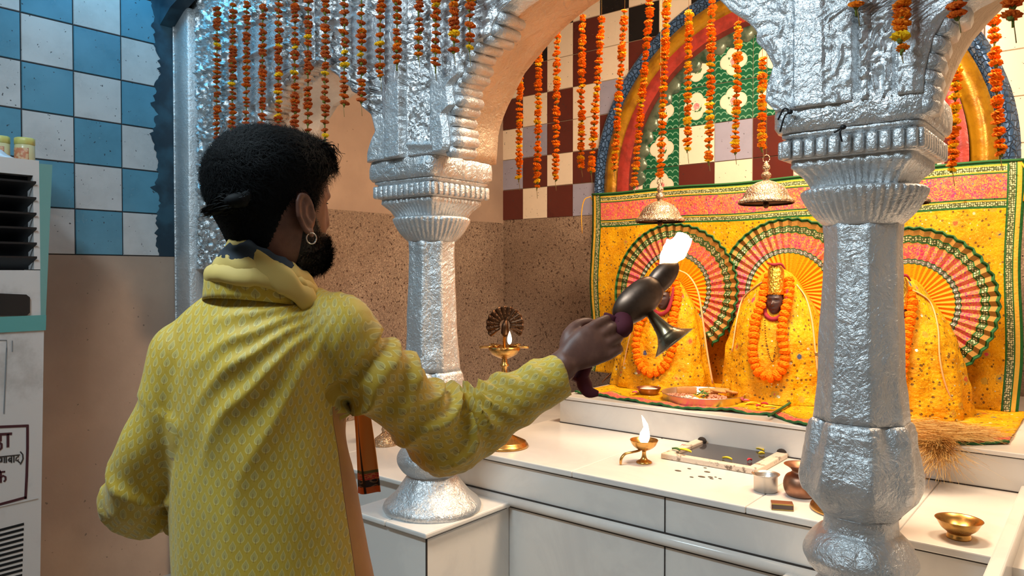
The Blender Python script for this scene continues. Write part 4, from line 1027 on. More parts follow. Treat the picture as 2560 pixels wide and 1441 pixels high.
# ------------------------------------------------------------------ peacock lamp
def flame(c, h, r, parent, lean=(0, 0, 0), name='flame', n=1):
    lean = Vector(lean); R = []
    for k in range(13):
        u = k/12; rr = r*(math.sin(PI*min(1, u**.65))**.9+.02)*(1 if u < .99 else .1); o = c+Vector((0, 0, h*u))+lean*u*u
        R.append([o+Vector((math.cos(t)*rr*(1+.12*fbm((math.cos(t), u*3, 0), 2)), math.sin(t)*rr, 0)) for t in [2*PI*j/14 for j in range(14)]])
    return obj(name, loft(R), M['flame'], parent)
def peacock_lamp(o, s, label):
    b = thing('peacock_oil_lamp', o, label, 'oil lamp', 'tall peacock oil lamps')
    def L_(pts, n=40, **k): return lathe(o, [(r*s, z*s) for r, z in pts], n, **k)
    obj('base', L_([(.096, 0), (.1, .004), (.097, .012), (.092, .014), (.09, .022), (.082, .026), (.06, .036), (.034, .048), (.022, .06), (.017, .07)]), M['brass'], b)
    st = [(.014, .068)]
    for k in range(7):
        z = .075+k*.042; st += [(.013, z), (.019, z+.006), (.019, z+.010), (.0125, z+.016), (.0115, z+.03)]
    obj('stem', L_(st+[(.014, .37)], 24), M['brass'], b)
    obj('bowl', L_([(.016, .362), (.03, .368), (.052, .38), (.064, .398), (.067, .412), (.063, .412), (.05, .40), (.02, .392), (.0, .39)]), M['brass'], b)
    tips = []
    for k in range(5):
        t = .35+2*PI*k/5; d = Vector((math.cos(t), math.sin(t), 0)); e = Vector((-d.y, d.x, 0)); q = o+Vector((0, 0, .409*s))
        tips.append(loft([[q+d*(.055+.050*u)*s+e*w_*s*math.sqrt(max(0.02, 1-u**3))+Vector((0, 0, zz_*s)) for w_, zz_ in ((-.02, .004), (0, -.003), (.02, .004), (.02, .007), (0, .0), (-.02, .007))] for u in (0, .4, .75, .95, 1.0)]))
    obj('wick_spouts', join(*tips), M['brass'], b)
    # peacock with fanned tail, facing the hall
    q = o+Vector((0, .0, .43*s)); 
    obj('pivot', lathe(o, [(.006*s, .39*s), (.006*s, .46*s), (.010*s, .465*s), (.006*s, .475*s)], 12), M['brass'], b)
    fanc = o+Vector((0, .004, .50*s)); V = []; Fc = []
    def tail(u, v):
        t = math.radians(-38+256*u); r = (.022+.052*v)*s; scv = 1+.06*abs(math.sin(u*PI*13))*(v > .8)
        return fanc+RV*(math.cos(t)*r*scv)+Vector((0, 0, math.sin(t)*r*scv))+FH*(.004*math.sin(u*PI*26)*v*s)
    tl = obj('tail', grid(156, 10, tail), M['brass_dark'], b); solidify(tl, .004)
    eyes = []
    for k in range(13):
        t = math.radians(-38+256*(k+.5)/13)
        for rr in (.045, .062): eyes.append(ell(fanc+RV*(math.cos(t)*rr*s)+Vector((0, 0, math.sin(t)*rr*s))-FH*.004*s, .004*s, .003*s, .006*s, None, 8, 6))
    obj('tail_feather_eyes', join(*eyes), M['brass_dark'], b)
    bp = fanc-FH*.012*s
    obj('bird_body', join(tube(catmull([bp+Vector((0, 0, -.045))*s, bp+Vector((0, 0, -.03))*s-FH*.01*s, bp-FH*.018*s, bp+Vector((0, 0, .022))*s-FH*.012*s+RV*.004*s, bp+Vector((0, 0, .034))*s-FH*.02*s+RV*.006*s], 5), [.006*s, .017*s, .013*s, .006*s, .005*s], 12), tube([bp+Vector((0, 0, .034))*s-FH*.02*s+RV*.006*s, bp+Vector((0, 0, .030))*s-FH*.032*s+RV*.01*s], [.004*s, .0006*s], 8)), M['brass_dark'], b)
    return b, o+Vector((0, 0, .409*s))
lp, lc = peacock_lamp(PZ(1261, 1117, ZS), 1.0, 'lit brass peacock oil lamp standing left on the altar, by the man\'s sleeve')
fp = P(1274, 862, (lc-CP).dot(FH)-.05)
flame(fp, .055, .009, lp)
o2 = PZ(2124, 1278, ZS); lp2, _ = peacock_lamp(o2, 1.12, 'brass peacock oil lamp behind the right pillar, only its base and rim showing')
# third, low lamp in the left bay
o3 = PZ(962, 1113, ZL); b3 = thing('small_oil_lamp', o3, 'tarnished brass lamp foot on the ledge behind the man\'s sleeve, left bay', 'oil lamp')
obj('base', lathe(o3, [(.062, 0), (.066, .006), (.06, .02), (.055, .024), (.05, .036), (.03, .05), (.014, .065)], 32), M['bell_brass'], b3)
obj('stem', lathe(o3, [(.013, .064), (.018, .08), (.011, .1), (.011, .16), (.018, .17), (.01, .18)], 20), M['bell_brass'], b3)
obj('bowl', lathe(o3, [(.01, .178), (.04, .19), (.055, .21), (.05, .21), (.02, .2), (.0, .198)], 28), M['bell_brass'], b3)

# ------------------------------------------------------------------ things on the altar
def cz_of(q): return (q-CP).dot(FH)
th = thing('steel_thali', PZ(1757, 1001, ZP+.004), 'steel plate of offerings on the step in front of the middle idol', 'plate'); o = ORG[th]; tr = 100*cz_of(o)/1850
o.z = ZP+.018
obj('plate', lathe(o, [(.0, -.006), (tr*.94, -.006), (tr*.98, .0), (tr, .030), (tr*1.015, .033), (tr*1.012, .036), (tr*.985, .033), (tr*.96, .004), (tr*.90, -.001), (.0, -.001)], 64), M['steel'], th)
rnd = random.Random(5)
def rnd_disc(r): 
    t = rnd.random()*2*PI; q = math.sqrt(rnd.random())*r; return math.cos(t)*q, math.sin(t)*q
tz = o.z-.001
def scat(n, cx, cy, r, f, name, mat, label, cat, kind='stuff', hgt=.012):
    gs = []
    for _ in range(n):
        x, y = rnd_disc(r); gs.append(f(Vector((cx+x, cy+y, tz+.005+rnd.random()*hgt*(1-math.hypot(x, y)/r)))))
    ob = obj(name, join(*gs), mat, None, org=(cx, cy, tz)); tag(ob, label, cat, kind=kind); return ob
def nut(c): return ell(c, .0055, .0045, .0042, Matrix.Rotation(rnd.random()*3, 3, 'Z'), 7, 5)
X_, Y_ = RV, FH
def at(dx, dy): q = o+RV*dx+FH*dy; return q.x, q.y
scat(150, *at(-.105, .0), .07, nut, 'peanuts', M['peanut'], 'heap of pink peanuts on the left of the steel plate', 'peanuts')
scat(110, *at(.045, -.03), .06, nut, 'peanuts', M['peanut'], 'heap of pink peanuts on the front right of the steel plate', 'peanuts')
scat(26, *at(-.08, -.06), .04, lambda c: ell(c, .006, .006, .005, None, 7, 5), 'sugar_drops', M['makhana'], 'white sugar drops among the peanuts on the steel plate', 'sweets')
lv = []
for _ in range(26):
    x, y = rnd_disc(.032); c = Vector((*at(-.015+x, -.045+y), tz+.012+rnd.random()*.022)); a = rnd.random()*6.3; t_ = rnd.uniform(-.6, .6)
    d = Vector((math.cos(a), math.sin(a), t_)).normalized(); e = d.cross(Vector((0, 0, 1))).normalized(); L2 = .014
    lv.append(([c-d*L2, c+e*.007, c+d*L2, c-e*.007, c+Vector((0, 0, .003))], [(0, 1, 4), (1, 2, 4), (2, 3, 4), (3, 0, 4)]))
bl = obj('basil_sprig', join(*lv), M['herb'], None, org=(*at(-.015, -.045), tz)); tag(bl, 'green basil sprig in the middle of the steel plate', 'herb')
bis = [(-.078, .045, .9, 1.5), (-.05, .05, .4, 1.5), (.05, .05, .3, .5), (.08, .035, .5, .35), (.10, .055, .1, .3), (.075, .015, 2.8, .2), (.13, .01, 2.6, .15), (.03, .06, 1.2, .3)]
bn = ['biscuit standing upright at the back left of the steel plate', 'upright biscuit beside the leftmost one on the steel plate', 'biscuit leaning behind the basil on the steel plate', 'biscuit on the middle of the leaning row on the plate', 'topmost biscuit at the back right of the steel plate', 'biscuit lying nearest the middle front of the plate\'s right pile', 'rightmost flat biscuit near the rim of the steel plate', 'biscuit at the back centre of the steel plate']
for k, (dx, dy, a, tl_) in enumerate(bis):
    c = Vector((*at(dx, dy), tz+.018+.006*(k > 2)+(.006 if tl_ > 1 else 0)))
    mt = Matrix.Rotation(a, 3, 'Z') @ Matrix.Rotation(tl_, 3, 'X')
    bm_ = box(-.034, .034, -.017, .017, -.005, .005, .004); g_ = ([c+mt @ v for v in bm_[0]], bm_[1])
    tag(obj('biscuit', g_, M['biscuit'], None, org=c), bn[k], 'biscuit', 'biscuits on the steel plate')
o = PZ(1622, 989, ZP+.003); bw = thing('small_bowl', o, 'small copper bowl of white curd left of the steel plate', 'bowl'); r = 30*cz_of(o)/1850
obj('bowl', lathe(o+Vector((0, 0, .002)), [(r*.6, 0), (r*.75, .006), (r, .034), (r*1.02, .036), (r*.97, .035), (r*.74, .010), (0, .007)], 32), M['copper'], bw)
obj('curd', lathe(o, [(r*.93, .028), (r*.6, .033), (0, .034)], 24), M['milk'], bw)
# hand lamp with a curled handle
o = PZ(1610, 1158, ZS); cz = cz_of(o); u1 = cz/1850; hl = thing('handled_oil_lamp', o, 'small brass oil lamp with curled handle burning on the altar left of the basin', 'oil lamp')
pr = [(19, 0), (20, 2), (18, 5), (10, 9), (6, 16), (5, 26), (7, 31), (18, 36), (28, 44), (33, 53), (35, 58), (33, 58), (27, 50), (14, 44), (0, 43)]
obj('stand_and_bowl', lathe(o, [(a*u1, b*u1) for a, b in [(q.x, q.y) for q in catmull([(a, b, 0) for a, b in pr], 3)]], 40, fn=lambda t, r, z: r*1.0), M['brass'], hl)
hd = [(12, 40, 0), (-2, 33, -12), (-20, 30, -22), (-38, 27, -30), (-48, 16, -34), (-50, 2, -34)]
obj('handle', tube(catmull([o+RV*((x-12)*u1)+Vector((0, 0, z*u1))+FH*(y*u1*.6) for x, z, y in hd], 6), [.006, .006, .0055, .006, .007, .006], 10, .7), M['brass'], hl)
flame(o+Vector((0, 0, 46*u1)), .082, .019, hl, RV*.012)
flame(o+Vector((0, 0, 84*u1))+RV*.006, .055, .008, hl, RV*-.016)
# basin let into the platform: stone kerbs round still water
kb = [PZ(x, y, ZS) for x, y in [(1655, 1143), (1893, 1187), (1955, 1150), (1745, 1107)]]
bs = thing('water_basin', (sum(kb, Vector())/4).to_tuple()[:2]+(ZS,), 'shallow basin of water framed by stained stone kerbs on the altar', 'basin')
yb0, yb1 = PZ(1770, 1168, ZS).y, YP-.008; xb0, xb1 = PZ(1665, 1142, ZS).x, PZ(1905, 1183, ZS).x
def kerb(x0, x1, y0, y1): 
    g_ = box(x0, x1, y0, y1, ZS+.0005, ZS+.022, .004); return ([v+Vector((0, 0, .0015*fbm(v, 30, 2)))+Vector((.002, .002, 0))*fbm(v, 14, 2) for v in g_[0]], g_[1])
obj('kerb', kerb(xb0, xb1, yb0, yb0+.035), M['stone'], bs, smooth=False)
obj('kerb', kerb(xb0, xb0+.036, yb0+.036, yb1-.01), M['stone'], bs, smooth=False)
obj('kerb', kerb(xb1-.04, xb1, yb0+.036, yb1-.005), M['stone'], bs, smooth=False)
obj('water', ([(xb0+.036, yb0+.035, ZS+.010), (xb1-.04, yb0+.035, ZS+.010), (xb1-.04, yb1, ZS+.010), (xb0+.036, yb1, ZS+.010)], [(0, 1, 2, 3)]), M['water'], bs, smooth=False)
obj('rim_stain', join(*[ell(Vector((x, yb1-.012, ZS+.02)), .02, .008, .016, None, 8, 6) for x in (xb0+.03, xb1-.02)]), M['joint'], bs)
def petal(px, py, z, L, W, a, mat, label, nm='petal', grp='petals and leaves around the water basin'):
    c = PZ(px, py, z); d = Vector((math.cos(a), math.sin(a), 0)); e = Vector((-d.y, d.x, 0)); V = []
    def f(u, v): w_ = W*math.sin(PI*min(.97, max(.06, u)))**.7; return c+d*((u-.5)*L)+e*((v-.5)*2*w_)+Vector((0, 0, .003+.006*(2*v-1)**2+.004*math.sin(u*3)))
    ob = obj(nm, grid(8, 4, f), M[mat], None, org=c); tag(ob, label, 'petal' if nm != 'leaf' else 'leaf', grp); solidify(ob, .0012)
petal(1712, 1131, ZS+.022, .06, .010, -.2, 'petal_pale', 'yellow petal lying on the left end of the basin kerb')
petal(1690, 1128, ZS+.022, .04, .006, -.3, 'leaf_green', 'thin green leaf tip on the left end of the basin kerb', 'leaf')
petal(1708, 1120, ZS+.010, .02, .007, .7, 'petal_rose', 'rose petal in the water at the left corner of the basin')
petal(1900, 1128, ZS+.010, .035, .008, -.3, 'petal_pale', 'yellow petal at the back right corner of the water')
petal(1904, 1138, ZS+.010, .022, .009, .5, 'petal_pale', 'second yellow petal near the right kerb, in front of the back one')
petal(1874, 1155, ZS+.010, .020, .006, 1.0, 'petal_rose', 'rose petal in the water at the right front corner')
petal(1818, 1151, ZS+.010, .04, .005, -.15, 'petal_pale', 'pale yellow petal floating along the front kerb')
petal(1913, 1121, ZS+.012, .018, .004, .4, 'leaf_green', 'tiny green leaf at the back right of the basin', 'leaf')
petal(1587, 985, ZP+.012, .025, .012, .2, 'petal_pink', 'pink petal on the cloth left of the curd bowl', grp='petals on the altar cloth')
petal(1862, 1006, ZP+.012, .04, .016, .6, 'petal_pink', 'pink petal right beside the steel plate', grp='petals on the altar cloth')
petal(1878, 1013, ZP+.012, .05, .008, .9, 'petal_pale', 'yellow petal on the cloth right of the steel plate', grp='petals on the altar cloth')
petal(1925, 1022, ZP+.014, .05, .014, .4, 'petal_pale', 'broad yellow petal on the hem beside the rose petals', grp='petals on the altar cloth')
petal(1911, 1014, ZP+.012, .03, .014, .1, 'petal_rose', 'red rose petal on the hem, right one of two', grp='petals on the altar cloth')
petal(1896, 1019, ZP+.012, .022, .010, 1.1, 'petal_rose', 'red rose petal on the hem, left one of two', grp='petals on the altar cloth')
spots = []
for px, py, s in [(1695, 1178, 1.3), (1723, 1173, .8), (1763, 1171, .7), (1768, 1181, 1.2), (1729, 1194, .8), (1754, 1193, 1.4), (1776, 1194, 1.0), (1800, 1198, .7), (1789, 1194, .5), (1779, 1198, .8)]:
    c = PZ(px, py, ZS); spots.append(ell(c+Vector((0, 0, .001)), .010*s, .006*s, .0014, None, 8, 4))
tag(obj('wet_debris', join(*spots), M['ash'], None, org=PZ(1750, 1185, ZS)), 'scattered dark wet petal bits on the marble in front of the basin', 'debris', kind='stuff')
# tumbler, water pot, matchbox, bowl
o = PZ(1914, 1228, ZS); u1 = cz_of(o)/1850; tm = thing('steel_tumbler', o, 'small steel tumbler standing left of the copper water pot', 'tumbler')
obj('cup', lathe(o, [(0, .0005), (27*u1, .0005), (29*u1, .003), (29*u1, 38*u1), (34*u1, 43*u1), (34.5*u1, 44*u1), (33*u1, 44*u1), (27.5*u1, 38*u1), (27*u1, 3*u1), (0, 3*u1)], 40), M['steel'], tm)
obj('spoon', tube(catmull([o+Vector((0, 0, .01)), o-RV*.03+Vector((0, 0, 42*u1)), o-RV*.042+Vector((0, 0, 50*u1))], 4), [.006, .005, .004], 8, .35), M['steel'], tm)
o = PZ(2002, 1240, ZS); u1 = cz_of(o)/1850; lt = thing('copper_water_pot', o, 'old copper water pot with flared rim beside the right pillar', 'pot')
pr = catmull([(a, b, 0) for a, b in [(24, 0), (34, 3), (41, 18), (42, 34), (36, 50), (24, 58), (22, 64), (30, 72), (40, 78), (41, 79)]], 4)
obj('pot_body', lathe(o, [(q.x*u1, q.y*u1) for q in pr]+[(38*u1, 77*u1), (24*u1, 68*u1), (20*u1, 62*u1), (20*u1, 40*u1), (0, 36*u1)], 48), M['copper'], lt)
o = PZ(1955, 1273, ZS); d0 = Vector((.96, .05, 0)); mb = thing('matchbox', o, 'matchbox lying on the front edge of the altar', 'matchbox')
fr = frame(o, (0, 0, 1), RV+FH*-.25); Lm, Wm, Hm = .062, .036, .020
obj('sleeve', xf(box(-Lm/2, Lm/2, -Wm/2, Wm/2, .0005, Hm, .001), fr), M['match_side'], mb, smooth=False)
obj('striker', join(xf(box(-Lm/2+.003, Lm/2-.003, -Wm/2-.0006, -Wm/2, .004, Hm-.004), fr)), M['match_strike'], mb, smooth=False)
obj('edge_print', join(*[xf(box(-Lm/2, Lm/2, -Wm/2-.0008, -Wm/2+.0005, z0, z1), fr) for z0, z1 in ((.0005, .0035), (Hm-.0035, Hm))]), M['match_edge'], mb, smooth=False)
obj('tray_end', xf(box(-Lm/2-.0008, -Lm/2, -Wm/2+.002, Wm/2-.002, .002, Hm-.002), fr), M['steel'], mb, smooth=False)
o = PZ(2397, 1346, ZS); u1 = cz_of(o)/1850; kb_ = thing('small_brass_bowl', o, 'small polished brass bowl on the right end of the altar', 'bowl')
pr = catmull([(a, b, 0) for a, b in [(27, 0), (28, 3), (26, 12), (28, 16), (40, 26), (48, 40), (53, 47), (54, 48)]], 4)
obj('bowl', lathe(o, [(q.x*u1, q.y*u1) for q in pr]+[(51*u1, 47*u1), (44*u1, 38*u1), (34*u1, 26*u1), (20*u1, 20*u1), (0, 19*u1)], 48), M['brass'], kb_)
# fibre whisk lying on the step
fb = []; rnd = random.Random(11)
root_ = PZ(2232, 1075, ZP+.05); 
def strand(pts, w0): 
    pts = catmull(pts, 4); V = []; Fc = []; side = Vector((rnd.uniform(-1, 1), rnd.uniform(-1, 1), rnd.uniform(-1, 1))).normalized()
    for i, q in enumerate(pts):
        t = (pts[min(i+1, len(pts)-1)]-pts[max(i-1, 0)]).normalized(); e = t.cross(side).normalized()*w0*(1-.6*i/len(pts)); V += [q-e, q+e]
    for i in range(len(pts)-1): Fc.append((2*i, 2*i+1, 2*i+3, 2*i+2))
    return V, Fc
bigV, bigF = [], []
for k in range(2600):
    m = rnd.random(); j = lambda s: Vector((rnd.gauss(0, s), rnd.gauss(0, s), abs(rnd.gauss(0, s))))
    if m < .62: mid = PZ(2330+rnd.gauss(0, 30), 1078+rnd.gauss(0, 9), ZP+.035); end = PZ(2440+rnd.gauss(0, 38), 1092+rnd.gauss(0, 8), ZP+.014)
    elif m < .86: mid = PZ(2320+rnd.gauss(0, 14), 1080+rnd.gauss(0, 6), ZP+.03); end = P(2352+rnd.gauss(0, 24), 1128+rnd.gauss(0, 22), 2.42)
    else: mid = P(2340+rnd.gauss(0, 20), 1110+rnd.gauss(0, 12), 2.5); end = P(2345+rnd.gauss(0, 60), 1170+rnd.gauss(0, 28), 2.38)
    g_ = strand([root_+Vector((rnd.gauss(0, .012), rnd.gauss(0, .02), rnd.gauss(0, .015))), mid+j(.008), end+j(.012)], .0009); n = len(bigV); bigV += g_[0]; bigF += [tuple(i+n for i in f) for f in g_[1]]
wk = thing('fibre_whisk', (root_.x, root_.y, ZP), 'golden brown hair whisk lying on the step right of the right pillar', 'whisk')
obj('hair_tuft', (bigV, bigF), M['fibre'], wk)
obj('handle', tube([root_+Vector((-.16, .02, -.02)), root_], [.012, .016], 12), M['brass'], wk)
# incense stand below the hand, on the cloth
o = PZ(1520, 958, ZP+.005); ic = thing('incense_stand', o, 'incense sticks leaning on a small metal stand at the left edge of the cloth', 'incense')
obj('stand', lathe(o+RV*.05, [(.02, 0), (.022, .004), (.006, .012), (.006, .03), (.012, .038), (.004, .042)], 20), M['steel'], ic)
st = [tube([o-RV*.035+FH*-.03+Vector((0, 0, .004+.002*k)), o+RV*(.03+.012*k)+FH*.03+Vector((0, 0, .055+.012*k))], .0022, 5) for k in range(5)]
obj('sticks', join(*st), M['stick'], ic)

# ------------------------------------------------------------------ air cooler by the left wall
XC = -3.0
def CX(px, py, off=0.0): return PX(px, py, XC+off)
ac = thing('air_cooler', (XC-.24, .75, 0), 'tall grubby white air cooler with black louvres standing against the left wall', 'air cooler')
yr = lambda px, py: CX(px, py).y
ytop = CX(98, 402).z; yb_ = CX(95, 600).y
def pr_poly(name, pts, off, mat, th=.004, smooth=False):
    """outline on the cooler's front, given in picture pixels, extruded"""
    q = [CX(x, y, off) for x, y in pts]; n = len(q); V = q+[v+Vector((-th, 0, 0)) for v in q]
    return (V, [tuple(range(n)), tuple(range(2*n-1, n-1, -1))]+[(i, n+i, n+(i+1) % n, (i+1) % n) for i in range(n)])
y0c = .18; yE = CX(100, 600).y; yE2 = CX(110, 830).y; yE3 = CX(95, 1441).y; ztop = ytop
def slab(y0, y1a, y1b, z0, z1, x0, x1):
    V = [(x0, y0, z0), (x1, y0, z0), (x1, y1b, z0), (x0, y1b, z0), (x0, y0, z1), (x1, y0, z1), (x1, y1a, z1), (x0, y1a, z1)]
    return (V, [(0, 3, 2, 1), (4, 5, 6, 7), (0, 1, 5, 4), (1, 2, 6, 5), (2, 3, 7, 6), (3, 0, 4, 7)])
zj = CX(110, 826).z
obj('body', join(slab(y0c, yE2, yE3, .06, zj, XC-.46, XC), slab(y0c, yE, yE, CX(60, 676).z, ztop-.004, XC-.46, XC-.06), slab(y0c, yE, yE, zj, CX(60, 676).z, XC-.46, XC-.002)), M['cooler_white'], ac, smooth=False)
obj('top_panel', join(slab(y0c, yE, yE, ztop-.004, ztop, XC-.47, XC), slab(y0c, yE, yE, CX(60, 437).z, ztop-.004, XC-.06, XC)), M['cooler_white'], ac, smooth=False)
zl0, zl1 = CX(60, 674).z, CX(60, 437).z
obj('louvre_opening', slab(y0c, yr(84, 560), yr(84, 560), zl0, zl1, XC-.07, XC-.055), M['dark_void'], ac, smooth=False)
obj('front_frame', join(slab(yr(84, 560), yE, yE, zl0, zl1, XC-.07, XC-.0)), M['cooler_white'], ac, smooth=False)
for k in range(6):
    z = CX(60, [452, 492, 531, 568, 606, 641][k]).z; ye = yr(88, 500)
    V = [(XC+.012, y0c, z), (XC+.012, ye, z), (XC-.05, ye-.03, z-.05), (XC-.05, y0c, z-.05), (XC+.012, y0c, z-.007), (XC+.012, ye, z-.007), (XC-.05, ye-.03, z-.057), (XC-.05, y0c, z-.057)]
    obj('louvre', (V, [(0, 1, 2, 3), (7, 6, 5, 4), (0, 4, 5, 1), (1, 5, 6, 2), (2, 6, 7, 3), (3, 7, 4, 0)]), M['black_plastic'], ac, smooth=False)
y9a, y9b = CX(131, 420).y, CX(113, 822).y
obj('teal_side_wing', ([(XC, yE, zj), (XC, y9b, zj), (XC, y9a, ztop-.01), (XC, yE, ztop-.01), (XC-.45, yE, zj), (XC-.45, y9b, zj), (XC-.45, y9a, ztop-.01), (XC-.45, yE, ztop-.01)], [(0, 1, 2, 3), (7, 6, 5, 4), (0, 4, 5, 1), (1, 5, 6, 2), (2, 6, 7, 3), (3, 7, 4, 0)]), M['teal'], ac, smooth=False)
obj('teal_band', slab(y0c, y9b+.002, y9b, zj, CX(60, 790).z, XC, XC+.006), M['teal_strong'], ac, smooth=False)
obj('control_panel', (lambda g_: g_)(pr_poly('p', [(-200, 725), (66, 737), (75, 744), (75, 782), (68, 789), (-200, 792)], .006, None, .012)), M['black_plastic'], ac, smooth=False)
def stroke(pts, w, off=.002):
    q = [CX(x, y, off) for x, y in pts]; out = []
    R = []
    for i, p in enumerate(q):
        t = (q[min(i+1, len(q)-1)]-q[max(i-1, 0)]).normalized(); n = Vector((1, 0, 0)).cross(t).normalized()*w/2
        R.append([p-n, p+n, p+n-Vector((.003, 0, 0)), p-n-Vector((.003, 0, 0))])
    return loft(R, True, True)
K = 2.68/1850
obj('notice_frame', join(stroke([(-260, 1066), (0, 1068), (71, 1065)], 6*K), stroke([(69, 1063), (69, 1120), (67, 1190), (64, 1248)], 5.5*K), stroke([(66, 1244), (0, 1262), (-200, 1325)], 6*K)), M['maroon_paint'], ac, smooth=False)
txt = [stroke([(-40, 1089), (30, 1085)], 6*K), stroke([(20, 1086), (20, 1119)], 5.5*K), stroke([(1, 1089), (1, 1103), (-6, 1105)], 6*K), stroke([(-6, 1105), (4, 1111), (4, 1121), (-4, 1128), (-12, 1126)], 5*K),
       stroke([(-12, 1183), (13, 1180)], 4*K), stroke([(2, 1182), (2, 1208)], 4.5*K), stroke([(2, 1195), (8, 1190), (14, 1193), (14, 1201), (10, 1205)], 4*K), stroke([(2, 1195), (-5, 1192), (-9, 1198), (-3, 1204), (2, 1199)], 4*K), stroke([(2, 1181), (-3, 1175), (-8, 1173)], 3.5*K)]
obj('notice_word', join(*txt[:4]), M['maroon_paint'], ac, smooth=False); obj('notice_word', join(*txt[4:]), M['maroon_paint'], ac, smooth=False)
w_ = 2.6*K
t2 = [stroke([(-40, 1147), (50, 1138)], w_), stroke([(1, 1144), (4, 1150), (1, 1156), (-3, 1155)], w_), stroke([(5, 1143), (5, 1156)], w_), stroke([(11, 1143), (11, 1158)], w_), stroke([(16, 1142), (16, 1158)], w_),
      stroke([(29, 1141), (29, 1158)], w_), stroke([(29, 1148), (24, 1146), (21, 1151), (24, 1155), (29, 1152)], w_), stroke([(22, 1148), (29, 1155)], w_*.7), stroke([(35, 1140), (35, 1157)], w_), stroke([(46, 1139), (46, 1143), (41, 1145), (40, 1152), (45, 1153), (46, 1149), (44, 1152), (50, 1158)], w_),
      stroke([(51, 1130), (57, 1137), (58, 1148), (54, 1157), (51, 1162)], w_)]
obj('notice_small_word', join(*t2), M['joint'], ac, smooth=False)
obj('printed_border', join(stroke([(-100, 850), (17, 851), (17, 880)], 2*K), stroke([(17, 870), (14, 940), (10, 1035)], 2.5*K), stroke([(31, 852), (31, 880)], 1.5*K)), M['grey_print'], ac, smooth=False)
for k in range(14):
    yp_ = 1311+k*12.8; obj('vent_slot', stroke([(-140, yp_+52), (60-k*.45, yp_)], 6*K, .0015), M['dark_void'], ac, smooth=False)
obj('seam', stroke([(-200, 1335), (0, 1267), (95, 1246)], 2.2*K, .004), M['cooler_white'], ac, smooth=False)
# foot
obj('foot', join(*[box(XC-.45+.38*i, XC-.40+.38*i, y0c+.02+.6*j, y0c+.06+.6*j, 0, .06) for i in (0, 1) for j in (0, 1)]), M['black_plastic'], ac, smooth=False)
def jar(px, py, lab, s=1.0, cz=None):
    b = P(px, py, cz); b = Vector((b.x, b.y, ztop+.0005)); j = thing('plastic_jar', b, lab, 'jar', 'yellow-lidded jars on the air cooler'); r = .031*cz/2.6*s
    obj('jar_body', lathe(b, [(r*.95, .0), (r, .004), (r, .085), (r*.9, .09)], 32), M['jar_plastic'], j)
    def lab_f(u, v): t = YAW+math.radians(-95+150*u)-PI/2; return b+Vector((math.cos(t), math.sin(t), 0))*(r*1.02)+Vector((0, 0, .012+.062*v))
    lbm = obj('jar_label', grid(20, 3, lab_f), M['jar_label'], j); solidify(lbm, .0006)
    obj('lid', lathe(b, [(r*.9, .088), (r*1.0, .089), (r*1.0, .112), (r*.9, .115), (0, .115)], 48, fn=lambda t, r_, z: r_+.0006*math.sin(t*40)), M['jar_lid'], j)
jar(62, 395, 'nearer yellow-lidded jar with orange label on the cooler top, at its right end', cz=2.86)
jar(2, 390, 'yellow-lidded jar partly cut by the left picture edge', .9, cz=2.82)
bgv = CX(-6, 386, -.12); bg_ = grid(26, 26, lambda u, v: Vector((bgv.x-.06+.13*u, bgv.y-.12+.16*v, ztop+.003+.042*max(0, math.sin(PI*u)*math.sin(PI*v))**.7*(1+.5*fbm((u*3, v*3, 0), 1.5, 3)))))
tag(obj('polythene_bag', bg_, M['white_bag'], None, org=(bgv.x, bgv.y, ztop)), 'crumpled white polythene bag on the air cooler top', 'bag')
# black wire ties on the right pillar's carved front
for k, pts in enumerate([[(1950, 330), (1962, 290), (1975, 280), (1960, 272), (1945, 300)], [(2105, 355), (2100, 330), (2108, 318), (2085, 332)]]):
    q = [PY(x, y, YA0-.02-.004*(i % 2)) for i, (x, y) in enumerate(pts)]
    wt = obj('wire_tie', join(tube(catmull(q, 5), .0022, 6), ell(PY(pts[2][0], pts[2][1], YA0-.022), .007, .006, .006, None, 8, 6)), M['black_wire'], None, org=q[0])
    tag(wt, ['knotted black wire tie at the left edge of the right pillar head', 'knotted black wire tie in the middle of the right pillar head'][k], 'wire', 'wire ties on the right pillar head')
